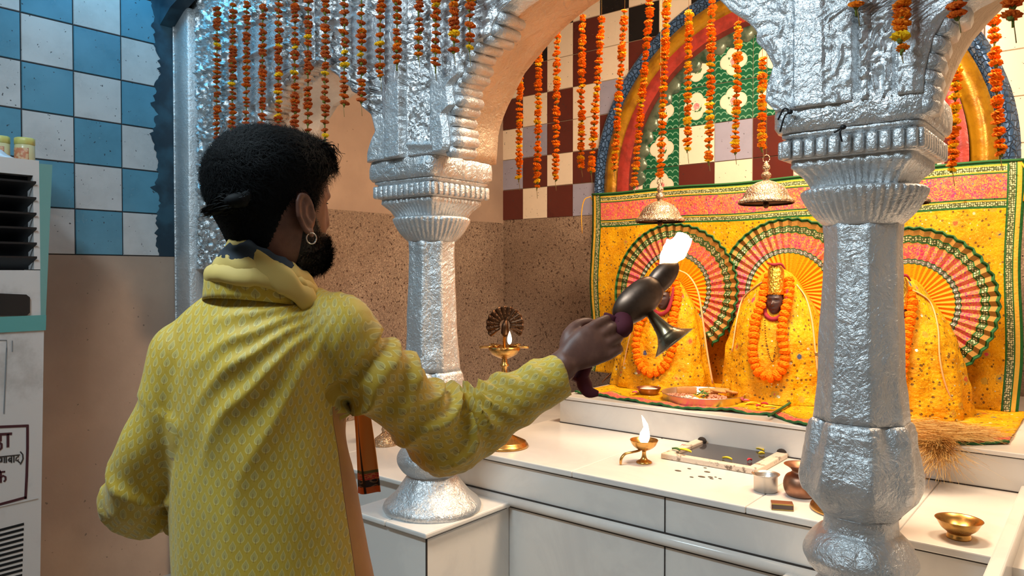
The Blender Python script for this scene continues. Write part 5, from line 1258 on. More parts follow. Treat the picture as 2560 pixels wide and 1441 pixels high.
# ------------------------------------------------------------------ the man
# body frame: head yaw f (forward) and r (his right), camera-independent vectors fixed in the room
def cdir(a, d, h=0): return (RV*a+FH*d+UP*h)
HC = P(681, 507, 1.20)                          # head centre
hf = cdir(.72, .69).normalized(); hr = cdir(.69, -.72).normalized()
foot = P(650, 700, 1.22); foot = Vector((foot.x, foot.y, 0))
def hp(f, r, z): return HC+hf*f+hr*r+UP*z
HZ = [.109, .104, .092, .075, .05, .02, 0.0, -.02, -.04, -.06, -.08, -.095, -.106, -.114]
HFt = [.02, .045, .068, .080, .088, .091, .092, .086, .088, .087, .085, .082, .074, .055]
HBk = [.022, .040, .062, .078, .092, .097, .096, .089, .079, .069, .060, .056, .054, .050]
HSd = [.02, .042, .058, .068, .074, .0765, .076, .074, .070, .065, .058, .050, .040, .028]
def head_pt(t, z, off=0.0):
    """t 0 = front, pi/2 = his right"""
    f_ = float(np.interp(-z, [-a for a in HZ], HFt)); b_ = float(np.interp(-z, [-a for a in HZ], HBk)); s_ = float(np.interp(-z, [-a for a in HZ], HSd))
    c, s = math.cos(t), math.sin(t); R = (f_ if c > 0 else b_)
    e = 2.1; k = (abs(c)**e+abs(s)**e)**(-1/e); x = c*k*(R+off); y = s*k*(s_+off)
    if c > 0:
        x += .015*math.exp(-(y/.010)**2)*math.exp(-((z+.030)/.016)**2)+.010*math.exp(-(y/.008)**2)*math.exp(-((z+.008)/.02)**2)
        for sy in (-1, 1): x -= .010*math.exp(-((y-sy*.031)/.015)**2-((z+.004)/.010)**2); x += .005*math.exp(-((y-sy*.03)/.018)**2-((z-.014)/.006)**2)
        x += .006*math.exp(-(y/.022)**2-((z+.062)/.006)**2)+.006*math.exp(-(y/.020)**2-((z+.075)/.006)**2)-.004*math.exp(-(y/.022)**2-((z+.0685)/.003)**2)
    return hp(x, y, z)
def head_mesh():
    zs = list(np.linspace(.109, -.114, 60)); return loft([[head_pt(2*PI*k/64, z) for k in range(64)] for z in zs])
def ringset(spec, n=40, e=2.3):
    """spec: (centre, half width, half depth, width axis, depth axis)"""
    R = []
    for c, a, b, u, v in spec:
        r_ = []
        for k in range(n):
            t = 2*PI*k/n; cc, ss = math.cos(t), math.sin(t); q = (abs(cc)**e+abs(ss)**e)**(-1/e); r_.append(c+u*(cc*q*a)+v*(ss*q*b))
        R.append(r_)
    return loft(R)
tu = cdir(.90, -.43).normalized(); tv = cdir(.43, .90).normalized()      # shoulder axis (his right), chest direction
def tor(px, py, cz, a, b, k=1.0): return (P(px, py, cz), a*k, b*k, tu, tv)
# -- limbs (centre line, radius)
RA = [(850, 850, 1.20, .064), (905, 905, 1.215, .060), (985, 985, 1.25, .056), (1060, 1050, 1.285, .055), (1125, 1078, 1.32, .056), (1180, 1062, 1.345, .054), (1250, 1025, 1.365, .052), (1330, 975, 1.385, .049), (1405, 938, 1.40, .046)]
LA = [(452, 905, 1.20, .054), (430, 990, 1.20, .053), (396, 1085, 1.205, .052), (360, 1170, 1.215, .050), (344, 1245, 1.235, .048), (372, 1275, 1.29, .046), (430, 1258, 1.36, .042), (500, 1230, 1.42, .038)]
def limb(L, k=1.0, add=0.0, n=28, sub=5, cap=True):
    pts = catmull([P(a, b, c) for a, b, c, _ in L], sub); rr = catmull([(d, 0, 0) for *_, d in L], sub)
    return tube(pts, [max(.004, r.x*k+add) for r in rr], n, cap=cap), pts
# -- kurta: torso + sleeves united by a voxel remesh
TS_ = [tor(640, 724, 1.205, .062, .060), tor(645, 742, 1.205, .080, .070), tor(650, 762, 1.21, .104, .082), tor(652, 790, 1.215, .122, .096), tor(650, 835, 1.215, .136, .108), tor(644, 890, 1.215, .146, .115), tor(634, 960, 1.22, .152, .118),
       tor(632, 1040, 1.22, .155, .118), tor(642, 1120, 1.22, .157, .117), tor(652, 1200, 1.22, .159, .118), tor(664, 1300, 1.22, .163, .12), tor(682, 1441, 1.22, .168, .123), tor(690, 1650, 1.22, .178, .13), tor(695, 1900, 1.22, .20, .145), tor(700, 2080, 1.22, .21, .15)]
sleeveR, RP_ = limb(RA); sleeveL, LP_ = limb(LA)
shR = ell(P(838, 835, 1.195), .066, .068, .066, None, 24, 16); shL = ell(P(462, 893, 1.205), .060, .058, .062, None, 24, 16)
yoke = tube(catmull([P(470, 880, 1.205), P(550, 818, 1.21), P(640, 788, 1.215), P(755, 800, 1.205), P(838, 832, 1.195)], 5), [.052, .056, .058, .058, .060], 24)
def remeshed(name, geos, voxel, smooth_it, mat, extra=None):
    g_ = join(*geos); me = mesh(name, g_[0], g_[1], M['kurta'], True); o = bpy.data.objects.new(name+'_tmp', me); col.objects.link(o)
    m = o.modifiers.new('r', 'REMESH'); m.mode = 'VOXEL'; m.voxel_size = voxel; m.use_smooth_shade = True
    if smooth_it: s = o.modifiers.new('s', 'SMOOTH'); s.iterations = smooth_it; s.factor = .5
    if extra: extra(o)
    dg = bpy.context.evaluated_depsgraph_get(); me2 = bpy.data.meshes.new_from_object(o.evaluated_get(dg)); bpy.data.objects.remove(o)
    n = len(me2.vertices); co = np.zeros(n*3); me2.vertices.foreach_get('co', co); no = np.zeros(n*3); me2.vertex_normals.foreach_get('vector', no)
    return me2, co.reshape(-1, 3), no.reshape(-1, 3)
def seg_param(pts, q):
    """closest point on a polyline -> (arc length, distance, index)"""
    A = np.array([tuple(p) for p in pts]); best = None; s0 = 0; d_ = np.full(len(q), 9.0); s_ = np.zeros(len(q))
    for i in range(len(A)-1):
        ab = A[i+1]-A[i]; L = np.linalg.norm(ab); t = np.clip(((q-A[i])@ab)/(L*L), 0, 1); dd = np.linalg.norm(q-(A[i]+t[:, None]*ab), axis=1)
        k = dd < d_; d_[k] = dd[k]; s_[k] = s0+t[k]*L; s0 += L
    return s_, d_
me, co, no = remeshed('kurta', [ringset(TS_), sleeveR, sleeveL, shR, shL, yoke], .0065, 9, None)
sR, dR = seg_param(RP_, co); sL, dL = seg_param(LP_, co)
NU = np.array([tuple(tu)])[0]; NV = np.array([tuple(tv)])[0]; T0 = np.array(tuple(P(650, 900, 1.215)))
rel = co-T0; tx = rel@NU; ty = rel@NV; tz_ = co[:, 2]
isR = (dR < .085) & (sR > .035) ; eT = (tx/.150)**2+(ty/.115)**2
isL = (dL < .085) & (sL > .07) & (tx < -.05) & ((eT > 1.13) | ((sL > .22) & (ty < -.05) & (tx < -.14)))
def ridge(x): return 1-np.abs(np.sin(x))
disp = np.zeros(len(co))
LR = sum((RP_[i+1]-RP_[i]).length for i in range(len(RP_)-1))
el = .335*LR/.60
# angle round the right arm: use vertical component of normal
sElb = 0; acc = 0; kelb = 4*5
for i in range(len(RP_)-1):
    if i == kelb: sElb = acc
    acc += (RP_[i+1]-RP_[i]).length
nz = no[:, 2]
nA = no@np.array(tuple(RV)); nD = no@np.array(tuple(FH))
for i in np.nonzero(isR)[0]:
    s = sR[i]; u = nz[i]; w1 = fbm(co[i], 9, 2)
    g1 = math.exp(-((s-sElb)/.085)**2)
    fan_ = (s-sElb)*(62-26*min(1, max(-1, -u)))            # creases fan out from the inner elbow
    d = .019*math.exp(-((s-sElb)/.11)**2)*(1-abs(math.sin(fan_+w1*2.2+.6)))*(.45+.55*max(0, u+.35))
    d -= .010*g1*math.exp(-((s-sElb)/.02)**2)*max(0, u)
    g2 = math.exp(-((s-(acc-.10))/.10)**2); d += .0065*g2*(1-abs(math.sin(s*58+w1*2.5+u*1.8)))*max(.15, min(1, u+.6))
    g3 = math.exp(-((s-.10)/.05)**2); d += .010*g3*(1-abs(math.sin((s-.08)*50+u*1.6+w1*2)))
    d += .004*w1-.006*math.exp(-((s-.045)/.008)**2)
    d += .010*math.exp(-((s-sElb-.01)/.05)**2)*max(0, -u)
    disp[i] = d
for i in np.nonzero(isL)[0]:
    s = sL[i]; w1 = fbm(co[i], 8, 2); g1 = math.exp(-((s-.27)/.07)**2)
    disp[i] = .009*g1*(1-abs(math.sin((s-.27)*48+w1*2+nz[i])))+.005*w1
tm_ = ~(isR | isL)
for i in np.nonzero(tm_)[0]:
    x, z = tx[i], tz_[i]-H; w1 = fbm((co[i][0], co[i][1], co[i][2]*.5), 5, 3)
    # soft drapes falling from the right shoulder towards the spine
    top = max(0, min(1, (z+.42)/.25)); cxr = x-.06
    ph = (math.atan2(z+.02, x-.18)*13)+w1*1.8
    d = .0065*(1-abs(math.sin(ph)))*math.exp(-((x-.075)/.075)**2)*math.exp(-((z+.17)/.15)**2)
    d += .006*(1-abs(math.sin(x*34+w1*2.5+z*4)))*max(0, min(1, (-z-.30)/.3))*(.4+.6*(x > 0))
    d += .0045*w1
    disp[i] = d
disp *= 1.75
# smooth disp boundary a little by nothing else; write back
co2 = co+no*disp[:, None]
me.vertices.foreach_set('co', (co2-np.array(tuple(foot))).reshape(-1)); me.update()
# uv in metres per face corner
nl = len(me.loops); vi = np.zeros(nl, dtype=int); me.loops.foreach_get('vertex_index', vi)
ft_ = np.zeros(nl, dtype=int); npoly = len(me.polygons); ls = np.zeros(npoly, dtype=int); lt_ = np.zeros(npoly, dtype=int)
me.polygons.foreach_get('loop_start', ls); me.polygons.foreach_get('loop_total', lt_)
cls = np.where(isR, 1, np.where(isL, 2, 0)); pf = np.repeat(np.arange(npoly), lt_); firstv = vi[ls]; c_f = cls[firstv][pf]
# torso: cylindrical about the spine, seam in front
th_ = np.arctan2(tx, -ty); tc_ = np.clip(tx, -.13, .13); ab_ = np.arcsin(tc_/.19)*.185+(tx-tc_)*1.15+np.sign(tx)*np.clip(ty+.085, 0, .12)*.85*np.clip((np.abs(tx)-.085)/.045, 0, 1); uvT = np.stack([np.where(ty < .02, ab_, .9-ab_), tz_], 1)
# pattern leans slightly along the back
uvT[:, 0] += (tz_-H)*-.10
def around(pts, q, s_):
    A = np.array([tuple(p) for p in pts]); T = np.gradient(A, axis=0); L = np.concatenate([[0], np.cumsum(np.linalg.norm(np.diff(A, axis=0), axis=1))])
    idx = np.clip(np.searchsorted(L, s_)-1, 0, len(A)-2); t = ((s_-L[idx])/np.maximum(1e-6, L[idx+1]-L[idx]))[:, None]; C = A[idx]*(1-t)+A[idx+1]*t
    tt = T[idx]/np.linalg.norm(T[idx], axis=1)[:, None]; upv = np.array([[0, 0, 1.0]]); back = np.array([tuple(-FH)]); a = back-tt*(tt@back[0])[:, None]; a /= np.linalg.norm(a, axis=1)[:, None]; b = np.cross(tt, a); r = q-C
    return np.arctan2((r*b).sum(1), (r*a).sum(1))
uvR = np.stack([around(RP_, co, sR)*.055+.7, -sR], 1); uvL = np.stack([around(LP_, co, sL)*.052+1.7, -sL], 1)
ALL = np.stack([uvT, uvR, uvL]); fl = ALL[c_f, vi]
# fix wrap-around inside a face
for base_, per in ((0, .135*2*PI), (1, .055*2*PI), (2, .052*2*PI)):
    pass
first = fl[ls][pf]; per = np.array([99.0, .055*2*PI, .052*2*PI])[c_f]; df = fl[:, 0]-first[:, 0]; fl[:, 0] -= np.round(df/per)*per
ul = me.uv_layers.new(name='uv'); ul.data.foreach_set('uv', fl.reshape(-1))
me.materials.clear(); me.materials.append(M['kurta']); me.materials.append(M['kurta_plain'])
sdv = np.where((tx > 0) & (tz_ < H-.19), ty, -1.0); sd2 = np.where(c_f == 0, sdv[vi], -1.0); ul2 = me.uv_layers.new(name='side'); ul2.data.foreach_set('uv', np.stack([sd2, sd2], 1).reshape(-1))
me.polygons.foreach_set('use_smooth', [True]*npoly)

# -- the body: one continuous surface
neck = tube(catmull([hp(-.012, 0, -.02), hp(-.014, 0, -.08), hp(-.026, .0, -.13), P(655, 735, 1.205), P(650, 790, 1.215)], 4), [.055, .051, .050, .052, .06], 32)
core = ringset([(c, a*.86, b*.84, u, v) for c, a, b, u, v in TS_[3:13]])
armR, _ = limb([(a, b, c, d*.66) for a, b, c, d in RA[:-1]]+[(1400, 925, 1.40, .027), (1420, 903, 1.405, .026)]); armL, _ = limb([(a, b, c, d*.66) for a, b, c, d in LA]+[(545, 1215, 1.46, .024)])
legs = []
hip0 = P(690, 1520, 1.225); hipR = hip0+tu*.072; hipL = hip0-tu*.072
floor_R = Vector((hipR.x, hipR.y, .0))+tu*.02; floor_L = Vector((hipL.x, hipL.y, .0))-tu*.02+tv*.05
for hp_, fl_ in ((hipR, floor_R), (hipL, floor_L)):
    k_ = hp_.lerp(fl_, .45)+tv*.02
    legs.append(tube(catmull([hp_+UP*.14, hp_, k_, Vector((fl_.x, fl_.y, .09)), Vector((fl_.x, fl_.y, .045))], 6), [.06, .068, .055, .045, .034, .032], 20))
    legs.append(tube(catmull([Vector((fl_.x, fl_.y, .035))-tv*.05, Vector((fl_.x, fl_.y, .04)), Vector((fl_.x, fl_.y, .03))+tv*.09, Vector((fl_.x, fl_.y, .016))+tv*.17], 4), [.028, .036, .036, .014], 16, .85))
def ear(side):
    g_ = []; c = hp(.017, side*.080, -.022); out = (hr*side)
    u = (-hf*.95+out*.31).normalized(); n = (out*.95+hf*.31).normalized(); v = (UP*.985-hf*.16).normalized()
    A = Matrix((u, v, n)).transposed()
    g_.append(ell(c+u*.004, .017, .030, .0035, A, 20, 12))
    rim = [c+u*(.004+.0165*math.cos(t))*(1.0 if math.sin(t) > -.3 else .9)+v*(.030*math.sin(t))+n*.003 for t in [math.radians(-120+k*12) for k in range(27)]]
    g_.append(tube(rim, [.0022]+[.0042]*8+[.0034], 8))
    ah = [c+u*(-.002+.009*math.cos(t))+v*(.016*math.sin(t)+.001)+n*.004 for t in [math.radians(-100+k*20) for k in range(11)]]
    g_.append(tube(ah, .0030, 8))
    g_.append(ell(c-v*.029-u*.003, .0075, .010, .0045, A, 12, 8)); g_.append(ell(c-u*.014-v*.002+n*.001, .004, .007, .004, A, 10, 8))
    g_.append(ell(c-u*.010-n*.004, .008, .024, .010, A, 12, 8))
    return g_
# hand: fist round the lamp handle
HW = P(1418, 903, 1.405)                     # wrist
hx_ = (P(1535, 838, 1.425)-P(1418, 903, 1.405)).normalized()            # towards the knuckles
hax = (P(1562, 800, 1.45)-P(1492, 940, 1.42)).normalized()       # handle axis, towards the lamp
hn = hx_.cross(hax).normalized()
if hn.dot(FH) > 0: hn = -hn                   # back of the hand faces the hall
hax2 = (hax-hx_*hax.dot(hx_)).normalized()
hand = []
def hq(x, y, z): return HW+hx_*x+hax2*y+hn*z  # x to the knuckles, y to the thumb side, z out of the back of the hand
hand.append(ringset([(hq(x, y, z), a, b, hax2, hn) for x, y, z, a, b in [(-.03, 0, 0, .024, .021), (0, .002, 0, .026, .020), (.022, .004, .003, .034, .019), (.045, .004, .006, .039, .018), (.066, .004, .006, .040, .016), (.080, .003, .003, .038, .013), (.087, .002, -.002, .033, .008)]], 28, 2.5))
fing = [(.034, .082, .96), (.013, .088, 1.04), (-.008, .085, 1.0), (-.028, .076, .86)]
for y, x, s in fing:
    pts = [(x-.03, y*.95, .004), (x-.002, y, .006), (x+.022*s, y, -.004), (x+.033*s, y*.98, -.018), (x+.030*s, y*.95, -.036), (x+.012*s, y*.92, -.046), (x-.006, y*.9, -.042)]
    hand.append(tube(catmull([hq(*p) for p in pts], 5), [.0085, .0105, .0098, .0096, .0088, .0085, .0070], 14))
    hand.append(ell(hq(x+.001, y, .008), .009, .009, .007, None, 10, 8)); hand.append(ell(hq(x+.030*s, y, -.010), .0092, .0092, .0092, None, 10, 8))
hand.append(tube(catmull([hq(.010, .022, -.004), hq(.030, .040, -.008), hq(.055, .050, -.016), hq(.080, .046, -.030), hq(.095, .036, -.040)], 5), [.014, .0155, .012, .0105, .0075], 16))
hand.append(ell(hq(.022, .030, -.008), .020, .014, .014, None, 16, 10))
# left hand, in front of the body
lw = P(545, 1215, 1.46)
lh = [ringset([(lw+tv*x+UP*.0, a, b, (tu*.3+UP*.95).normalized(), (tu*.95-UP*.3).normalized()) for x, a, b in [(-.02, .024, .018), (.01, .03, .015), (.05, .038, .014), (.085, .034, .011)]], 20)]
for k in range(4):
    o_ = lw+UP*(.028-.018*k); lh.append(tube(catmull([o_+tv*.07, o_+tv*.105, o_+tv*.125+tu*.02, o_+tv*.115+tu*.045], 4), [.009, .009, .008, .006], 10))
lh.append(tube(catmull([lw+UP*.02+tv*.01, lw+UP*.05+tv*.04, lw+UP*.055+tv*.075+tu*.012], 4), [.012, .011, .007], 10))
bm_, bco, bno = remeshed('person', [head_mesh(), neck, core, armR, armL]+legs+ear(1)+ear(-1)+hand+lh, .0036, 2, None)
bm_.vertices.foreach_set('co', (bco-np.array(tuple(foot))).reshape(-1)); bm_.update()
bm_.materials.clear(); bm_.materials.append(M['skin']); bm_.polygons.foreach_set('use_smooth', [True]*len(bm_.polygons))
man = bpy.data.objects.new('person', bm_); col.objects.link(man); man.location = foot; ORG[man] = foot
tag(man, 'man in yellow leaf-print kurta, back to us, raising a burning lamp', 'person')
ku = bpy.data.objects.new('kurta', me); col.objects.link(ku); ku.parent = man; ORG[ku] = foot
# trousers and sandals
tr_ = []
for hp_, fl_ in ((hipR, floor_R), (hipL, floor_L)):
    k_ = hp_.lerp(fl_, .45)+tv*.02; tr_.append(tube(catmull([hp_+UP*.02, hp_-UP*.08, k_, Vector((fl_.x, fl_.y, .09))], 6), [.084, .09, .075, .06], 24))
obj('trousers', join(*tr_), M['trouser'], man)
# collar and cuff
def ring_band(c0, c1, a0, b0, a1, b1, n=64, tilt=0.0, ax=None):
    R = []
    for u in (0, .25, .5, .75, 1):
        c = c0.lerp(c1, u); a = a0+(a1-a0)*u; b = b0+(b1-b0)*u
        R.append([c+tu*(math.cos(t)*a)+tv*(math.sin(t)*b)+UP*(-tilt*math.sin(t)) for t in [2*PI*k/n for k in range(n)]])
    return loft(R, True, False)
cuf = RP_[-1]; cd = (RP_[-1]-RP_[-4]).normalized()
co_ = obj('collar', (lambda g_: (g_[0], g_[1], [(v.dot(tu)*1.0, v.z) for v in g_[0]]))(ring_band(P(648, 764, 1.205), P(650, 712, 1.20), .088, .082, .086, .080, tilt=.014)), M['kurta'], man); solidify(co_, .003, 0); l2 = co_.data.uv_layers.new(name='side'); l2.data.foreach_set('uv', [-1.0]*(2*len(co_.data.loops)))
eyes_ = []
for s_ in (-1, 1): eyes_.append(ell(hp(.0650, s_*.029, -.004), .0108, .0108, .0108, None, 14, 10))
obj('eyes', join(*eyes_), M['milk'], man)
obj('eyebrows', join(*[tube([hp(.090-.012*abs(k)/3, s_*(.016+.008*k), .016+.003*math.sin(k)) for k in range(4)], [.002, .004, .0035, .001], 6) for s_ in (-1, 1)]), M['beard'], man)
obj('eyelashes', join(*[tube([hp(.084-.006*abs(k-1), s_*(.022+.007*k), .002) for k in range(3)], [.0006, .001, .0005], 5) for s_ in (-1, 1)]), M['beard'], man)
er = hp(.022, .086, -.060); obj('earring', tube([er+hf*(math.cos(t)*.0085)+UP*(math.sin(t)*.0085) for t in [2*PI*k/24 for k in range(25)]], .0011, 6), M['steel'], man)

# -- hair and beard
def hairline(xf):      # lowest z with hair for a forward position
    return float(np.interp(xf, [-.10, -.06, -.045, -.036, -.028, -.018, -.006, .006, .016, .026, .038, .05, .07, .095], [-.100, -.098, -.096, -.086, -.056, -.022, .0, .012, .018, .010, -.02, .024, .044, .058]))
def hair_mask(p):      # p relative to the head centre in (f, r, z)
    return p[2]-hairline(p[0])
def beard_mask(f, r, z):
    up = float(np.interp(f, [.015, .03, .045, .06, .075, .10], [-.055, -.010, -.030, -.052, -.052, -.046])); return min(up-z, (f-.018)*1.2)
def local(q): d = q-HC; return (d.dot(hf), d.dot(hr), d.z)
def thick(f, r, z):
    return .0025+.008*max(0, min(1, (z+.0)/.06))+.005*max(0, min(1, (-f)/.06))*max(0, min(1, (z+.04)/.05))+.007*max(0, min(1, (f-.03)/.04))*max(0, min(1, (z-.03)/.02))
def shell(mask, off, seed, nt=120, nz_=90, z0=.109, z1=-.113):
    V = []; K = []
    for j in range(nz_+1):
        z = z0+(z1-z0)*j/nz_
        for i in range(nt):
            q = head_pt(2*PI*i/nt, z); f, r, zz_ = local(q); m = mask(f, r, zz_)
            d = (q-hp(-.004, 0, min(.03, max(-.06, z)))); d.z += .0; d = d.normalized()
            o_ = off(f, r, zz_)*min(1, max(0, m/.012+.15)); o_ *= 1+.15*fbm(q, 75, 2)
            V.append(q+d*(o_ if m > -.004 else -.004)); K.append(m > -.006)
    Fc = []
    for j in range(nz_):
        for i in range(nt):
            a = (j*nt+i, j*nt+(i+1) % nt, (j+1)*nt+(i+1) % nt, (j+1)*nt+i)
            if any(K[x] for x in a): Fc.append(a[::-1])
    if z0 > .1 and K[0]: Fc.append(tuple(range(nt)))
    return V, Fc
def strands(n, mask, length, base, seed, w0, zr, curl=1.0):
    rnd = random.Random(seed); V = []; Fc = []
    c = 0; tries = 0
    while c < n and tries < n*9:
        tries += 1
        z = rnd.uniform(*zr); t = rnd.uniform(0, 2*PI); q = head_pt(t, z); f, r, zz_ = local(q); m = mask(f, r, zz_)
        if m < 0 or rnd.random() > min(1, m/.008+.25): continue
        # even out by ring radius
        if rnd.random() > (abs(f)+abs(r))/.12+.15: continue
        d = (q-hp(-.004, 0, min(.03, max(-.06, z)))).normalized()
        p0 = q+d*base(f, r, zz_)*.95; L = length(f, r, zz_)*rnd.uniform(.6, 1.25); g_ = Vector((rnd.gauss(0, 1), rnd.gauss(0, 1), rnd.gauss(0, 1)))
        tang = (g_-d*g_.dot(d)).normalized(); tang2 = d.cross(tang)
        k = L/4; pts = [p0]; dirv = (d*.60+tang*.8-UP*.12).normalized()
        for s in range(4):
            dirv = (dirv+(-d*.28+tang2*.5*curl*rnd.choice((1, 1, -1)))*.6).normalized(); pts.append(pts[-1]+dirv*k)
        e = d.cross(dirv).normalized(); b_ = len(V)
        for s, pp in enumerate(pts): w_ = w0*(1-.8*s/4); V += [pp-e*w_, pp+e*w_]
        for s in range(4): Fc.append((b_+2*s, b_+2*s+1, b_+2*s+3, b_+2*s+2))
        c += 1
    return V, Fc
hm = lambda f, r, z: hair_mask((f, r, z))
hs = shell(hm, thick, 1)
st1 = strands(26000, hm, lambda f, r, z: .004+.017*max(0, min(1, (z+.03)/.07)), thick, 3, .0005, (-.10, .1085), 1.4)
# front lock curling forward, side-swept on top
obj('hair', join((hs[0], hs[1]), st1), M['hair'], man)
fl_ = []
rnd = random.Random(9)
for k in range(420):
    r0 = rnd.uniform(-.03, .06); z0 = rnd.uniform(.062, .095); q = hp(.056+rnd.gauss(0, .008), r0, z0+.004)
    fl_.append(strand([q, q+hf*.013+UP*.003+hr*rnd.gauss(0, .004), q+hf*(.021+rnd.gauss(0, .003))-UP*.006+hr*rnd.gauss(0, .006), q+hf*(.022+rnd.gauss(0, .003))-UP*(.018+rnd.gauss(0, .005))+hr*rnd.gauss(0, .006)], .0008))
obj('forelock', join(*fl_), M['hair'], man)
# small tied tuft at the back
t0 = P(602, 500, 1.085); t1 = P(565, 512, 1.09); t2 = P(515, 531, 1.12)
obj('hair_tuft', join(tube(catmull([P(618, 488, 1.10), t0, P(580, 503, 1.080), t1, P(540, 523, 1.105), t2], 5), [.007, .012, .010, .008, .007, .005], 12),
    *[strand([t0+Vector((rnd.gauss(0, .005), rnd.gauss(0, .004), rnd.gauss(0, .007))), t1+Vector((rnd.gauss(0, .006), rnd.gauss(0, .006), rnd.gauss(0, .007))), t2+Vector((rnd.gauss(0, .004), rnd.gauss(0, .004), rnd.gauss(0, .0035)))], .0007) for _ in range(500)]), M['hair'], man)
bd_off = lambda f, r, z: .002+.011*max(0, min(1, (f-.03)/.05))*max(0, min(1, (-z-.05)/.04))
bs_ = shell(beard_mask, bd_off, 2, z0=0.0, z1=-.114)
under = strands(1800, beard_mask, lambda f, r, z: .010, bd_off, 6, .0005, (-.114, -.08))
bst = strands(7500, beard_mask, lambda f, r, z: .005+.013*max(0, min(1, (f-.03)/.05))*max(0, min(1, (-z-.04)/.04)), bd_off, 5, .00048, (-.114, -.005), .6)
obj('beard', join((bs_[0], bs_[1]), bst, under, ell(hp(.056, .0, -.098), .038, .034, .016, Matrix((hf, hr, UP)).transposed(), 24, 14)), M['beard'], man)

# -- scarf wound round the neck
sc_t = thing('neck_scarf', P(660, 700, 1.215), 'yellow cotton scarf with grey lining wound round the man\'s neck', 'scarf')
nc = P(668, 690, 1.215)
def roll(c, a, b, rad, hgt, tiltv, mat, name, t0=0.0, t1=2*PI, flat=.45, seed=0, dz=0.0):
    """band round the neck: profile is a leaning oval; tiltv lowers the front"""
    R = []; N = 90
    for k in range(N+1):
        t = t0+(t1-t0)*k/N; d = tu*math.cos(t)*a+tv*math.sin(t)*b; o_ = c+d+UP*(-tiltv*math.sin(t)+dz*math.cos(t)); n_ = d.normalized(); wob = fbm((math.cos(t)*2+seed, math.sin(t)*2, 0), 1.5, 2)
        ring_ = []
        for j in range(18):
            p = 2*PI*j/18; rr = 1+.07*math.sin(p*3+t*3+seed)+.05*math.sin(t*7+p*2+seed)+.05*fbm((math.cos(t)*3, math.sin(t)*3, p), 1.2, 2)
            ring_.append(o_+n_*(math.cos(p)*rad*rr+.35*math.sin(p)*-hgt*.5)+UP*(math.sin(p)*hgt*rr+wob*.006))
        R.append(ring_)
    full = abs(t1-t0-2*PI) < 1e-3
    return obj(name, loft(R, True, not full), mat, sc_t)
roll(P(657, 712, 1.198), .078, .074, .013, .017, .018, M['scarf_yellow'], 'lower_fold', seed=1)
roll(P(661, 700, 1.195), .070, .067, .012, .020, .024, M['scarf_yellow'], 'middle_fold', seed=4)
roll(P(662, 692, 1.19), .064, .063, .009, .022, .030, M['scarf_navy'], 'grey_lining', seed=7)
roll(P(684, 698, 1.19), .067, .064, .0095, .024, .036, M['scarf_yellow'], 'upper_fold', t0=-2.35, t1=1.6, seed=2, dz=-.026)
# hanging end in front of the body, seen past his right side
# his front panel, plain orange
def endf(u, v):
    a = P(880+14*v, 985+250*v, 1.335-.01*v); b = P(914+36*v, 985+250*v-4*v, 1.315)
    q = a.lerp(b, u); return q+tv*(.006*math.sin(u*7+v*2))
e1 = obj('hanging_end', grid(16, 40, endf, lambda u, v: (u*.045, v*.34)), M['scarf_end'], sc_t); solidify(e1, .003)
e2 = obj('hanging_end', grid(10, 30, lambda u, v: P(760+90*v+20*u, 740+260*v, 1.31+.02*v)+tv*.0, lambda u, v: (u*.03+.05, v*.2)), M['scarf_yellow'], sc_t); solidify(e2, .003)

# ------------------------------------------------------------------ the arati lamp he holds
hc = hq(.088, -.01, -.022)                    # centre of the grip
am = thing('hand_lamp', hc, 'sooty bronze ritual lamp with a tall white flame, held up in the man\'s hand', 'oil lamp')
grip0 = P(1492, 938, 1.43); grip1 = P(1562, 805, 1.455)
gc = hq(.075, 0, -.026); gd = hax
obj('cloth_grip', join(tube(catmull([gc-gd*.085, gc-gd*.05, gc, gc+gd*.045, gc+gd*.062], 5), [.014, .011, .010, .014, .017], 16), 
    tube(catmull([gc-gd*.070, gc-gd*.085+RV*.012-UP*.004, gc-gd*.098+RV*.026-UP*.006, gc-gd*.100+RV*.045-UP*.008], 5), [.016, .020, .016, .007], 12, .6)), M['maroon_cloth'], am)
def boat(a, b, wd_, dp, upv, name, mat, mouth=None):
    """open boat-shaped bowl from point a (round end) to b (pointed end)"""
    ax = (b-a); L = ax.length; ax.normalize(); up_ = (upv-ax*upv.dot(ax)).normalized(); sd = ax.cross(up_)
    R = []; N = 26
    for k in range(N+1):
        u = k/N; prof_ = math.sqrt(max(.004, 1-(2*min(u, .5)-1)**2)) if u < .5 else math.sqrt(max(.004, 1-(2*(u-.5))**2.6)); R.append([a+ax*(u*L)+sd*(math.cos(t)*wd_*prof_)+up_*(-math.sin(t)*dp*prof_) for t in [PI*j/16 for j in range(17)]])
    o_ = obj(name, loft(R, False, False), mat, am); solidify(o_, .0022, 0); return o_
bup = cdir(-.42, .25, .87).normalized()
bA = P(1536, 800, 1.47); bB = P(1648, 706, 1.49)
boat(bA, bB, .036, .034, cdir(.05, .9, .42), 'bowl', M['lamp_bronze'])
bl_ = ell(bA.lerp(bB, .5), .5*(bB-bA).length*.98, .021, .034, Matrix(((bB-bA).normalized(), (bB-bA).normalized().cross(UP).normalized(), (bB-bA).normalized().cross((bB-bA).normalized().cross(UP).normalized()))).transposed(), 32, 20)
obj('bowl_back', bl_, M['lamp_bronze'], am)
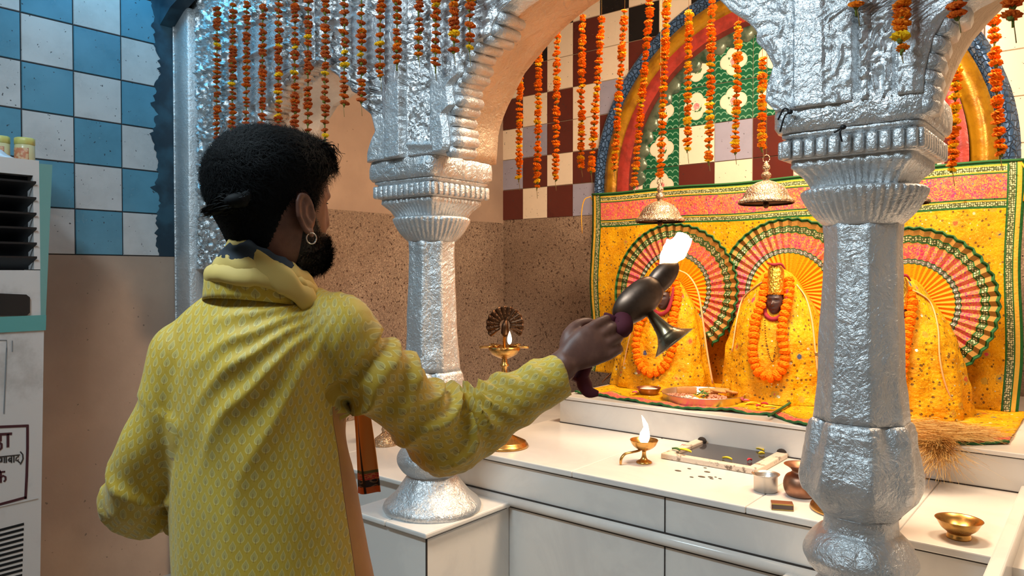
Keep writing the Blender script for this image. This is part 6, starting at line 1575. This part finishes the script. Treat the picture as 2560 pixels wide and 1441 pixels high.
cA = P(1620, 735, 1.495); cB = P(1690, 655, 1.50); ax_ = (cB-cA).normalized(); sd_ = ax_.cross(UP).normalized()
obj('wick_bowl', ell(cA.lerp(cB, .5), .5*(cB-cA).length*1.05, .020, .024, Matrix((ax_, sd_, ax_.cross(sd_))).transposed(), 32, 20), M['lamp_bronze'], am)
fd = (P(1692, 868, 1.46)-P(1625, 785, 1.48)).normalized()
fo = P(1622, 780, 1.482); u1 = 1.47/1850
obj('flared_foot', lathe(fo, [(q.x*u1, q.y*u1) for q in catmull([(7, -14, 0), (9, 0, 0), (13, 18, 0), (17, 40, 0), (23, 62, 0), (36, 82, 0), (52, 96, 0), (60, 100, 0)], 4)]+[(58*u1, 99*u1), (34*u1, 80*u1), (18*u1, 56*u1), (0, 40*u1)], 48, False, axis=fd), M['brass_dark2'], am)
obj('joint_knob', ell(fo, .010, .010, .010, None, 14, 10), M['lamp_bronze'], am)
obj('cloth_wrap', tube(catmull([gc+gd*.03, P(1556, 822, 1.44), P(1556, 800, 1.455), bA.lerp(bB, .1)], 5), [.013, .019, .018, .012], 16), M['maroon_cloth'], am)
# flame: irregular tall tongue blown to the right
fpts = [(1655, 668, .004), (1662, 655, .012), (1676, 640, .020), (1690, 622, .025), (1698, 606, .024), (1694, 594, .017), (1690, 587, .006)]
pp = catmull([P(x, y, 1.50) for x, y, _ in fpts], 5); rr = [max(.001, q.x) for q in catmull([(r_, 0, 0) for *_, r_ in fpts], 5)]
g1 = tube(pp, rr, 18); g1 = ([v+Vector((1, .5, 0))*.004*fbm(v, 45, 2)+UP*.006*fbm(v+Vector((3, 1, 2)), 40, 2) for v in g1[0]], g1[1])
pp2 = catmull([P(x, y, 1.505) for x, y in [(1682, 640), (1700, 622), (1718, 606), (1730, 597)]], 5); g2 = tube(pp2, [.016, .018, .010, .001], 14)
pp3 = catmull([P(x, y, 1.50) for x, y in [(1668, 650), (1664, 664), (1674, 676)]], 4); g3 = tube(pp3, [.012, .009, .001], 12)
obj('flame', join(setm(g1, 0), setm(g2, 0), setm(g3, 1)), [M['flame'], M['flame_outer']], am)
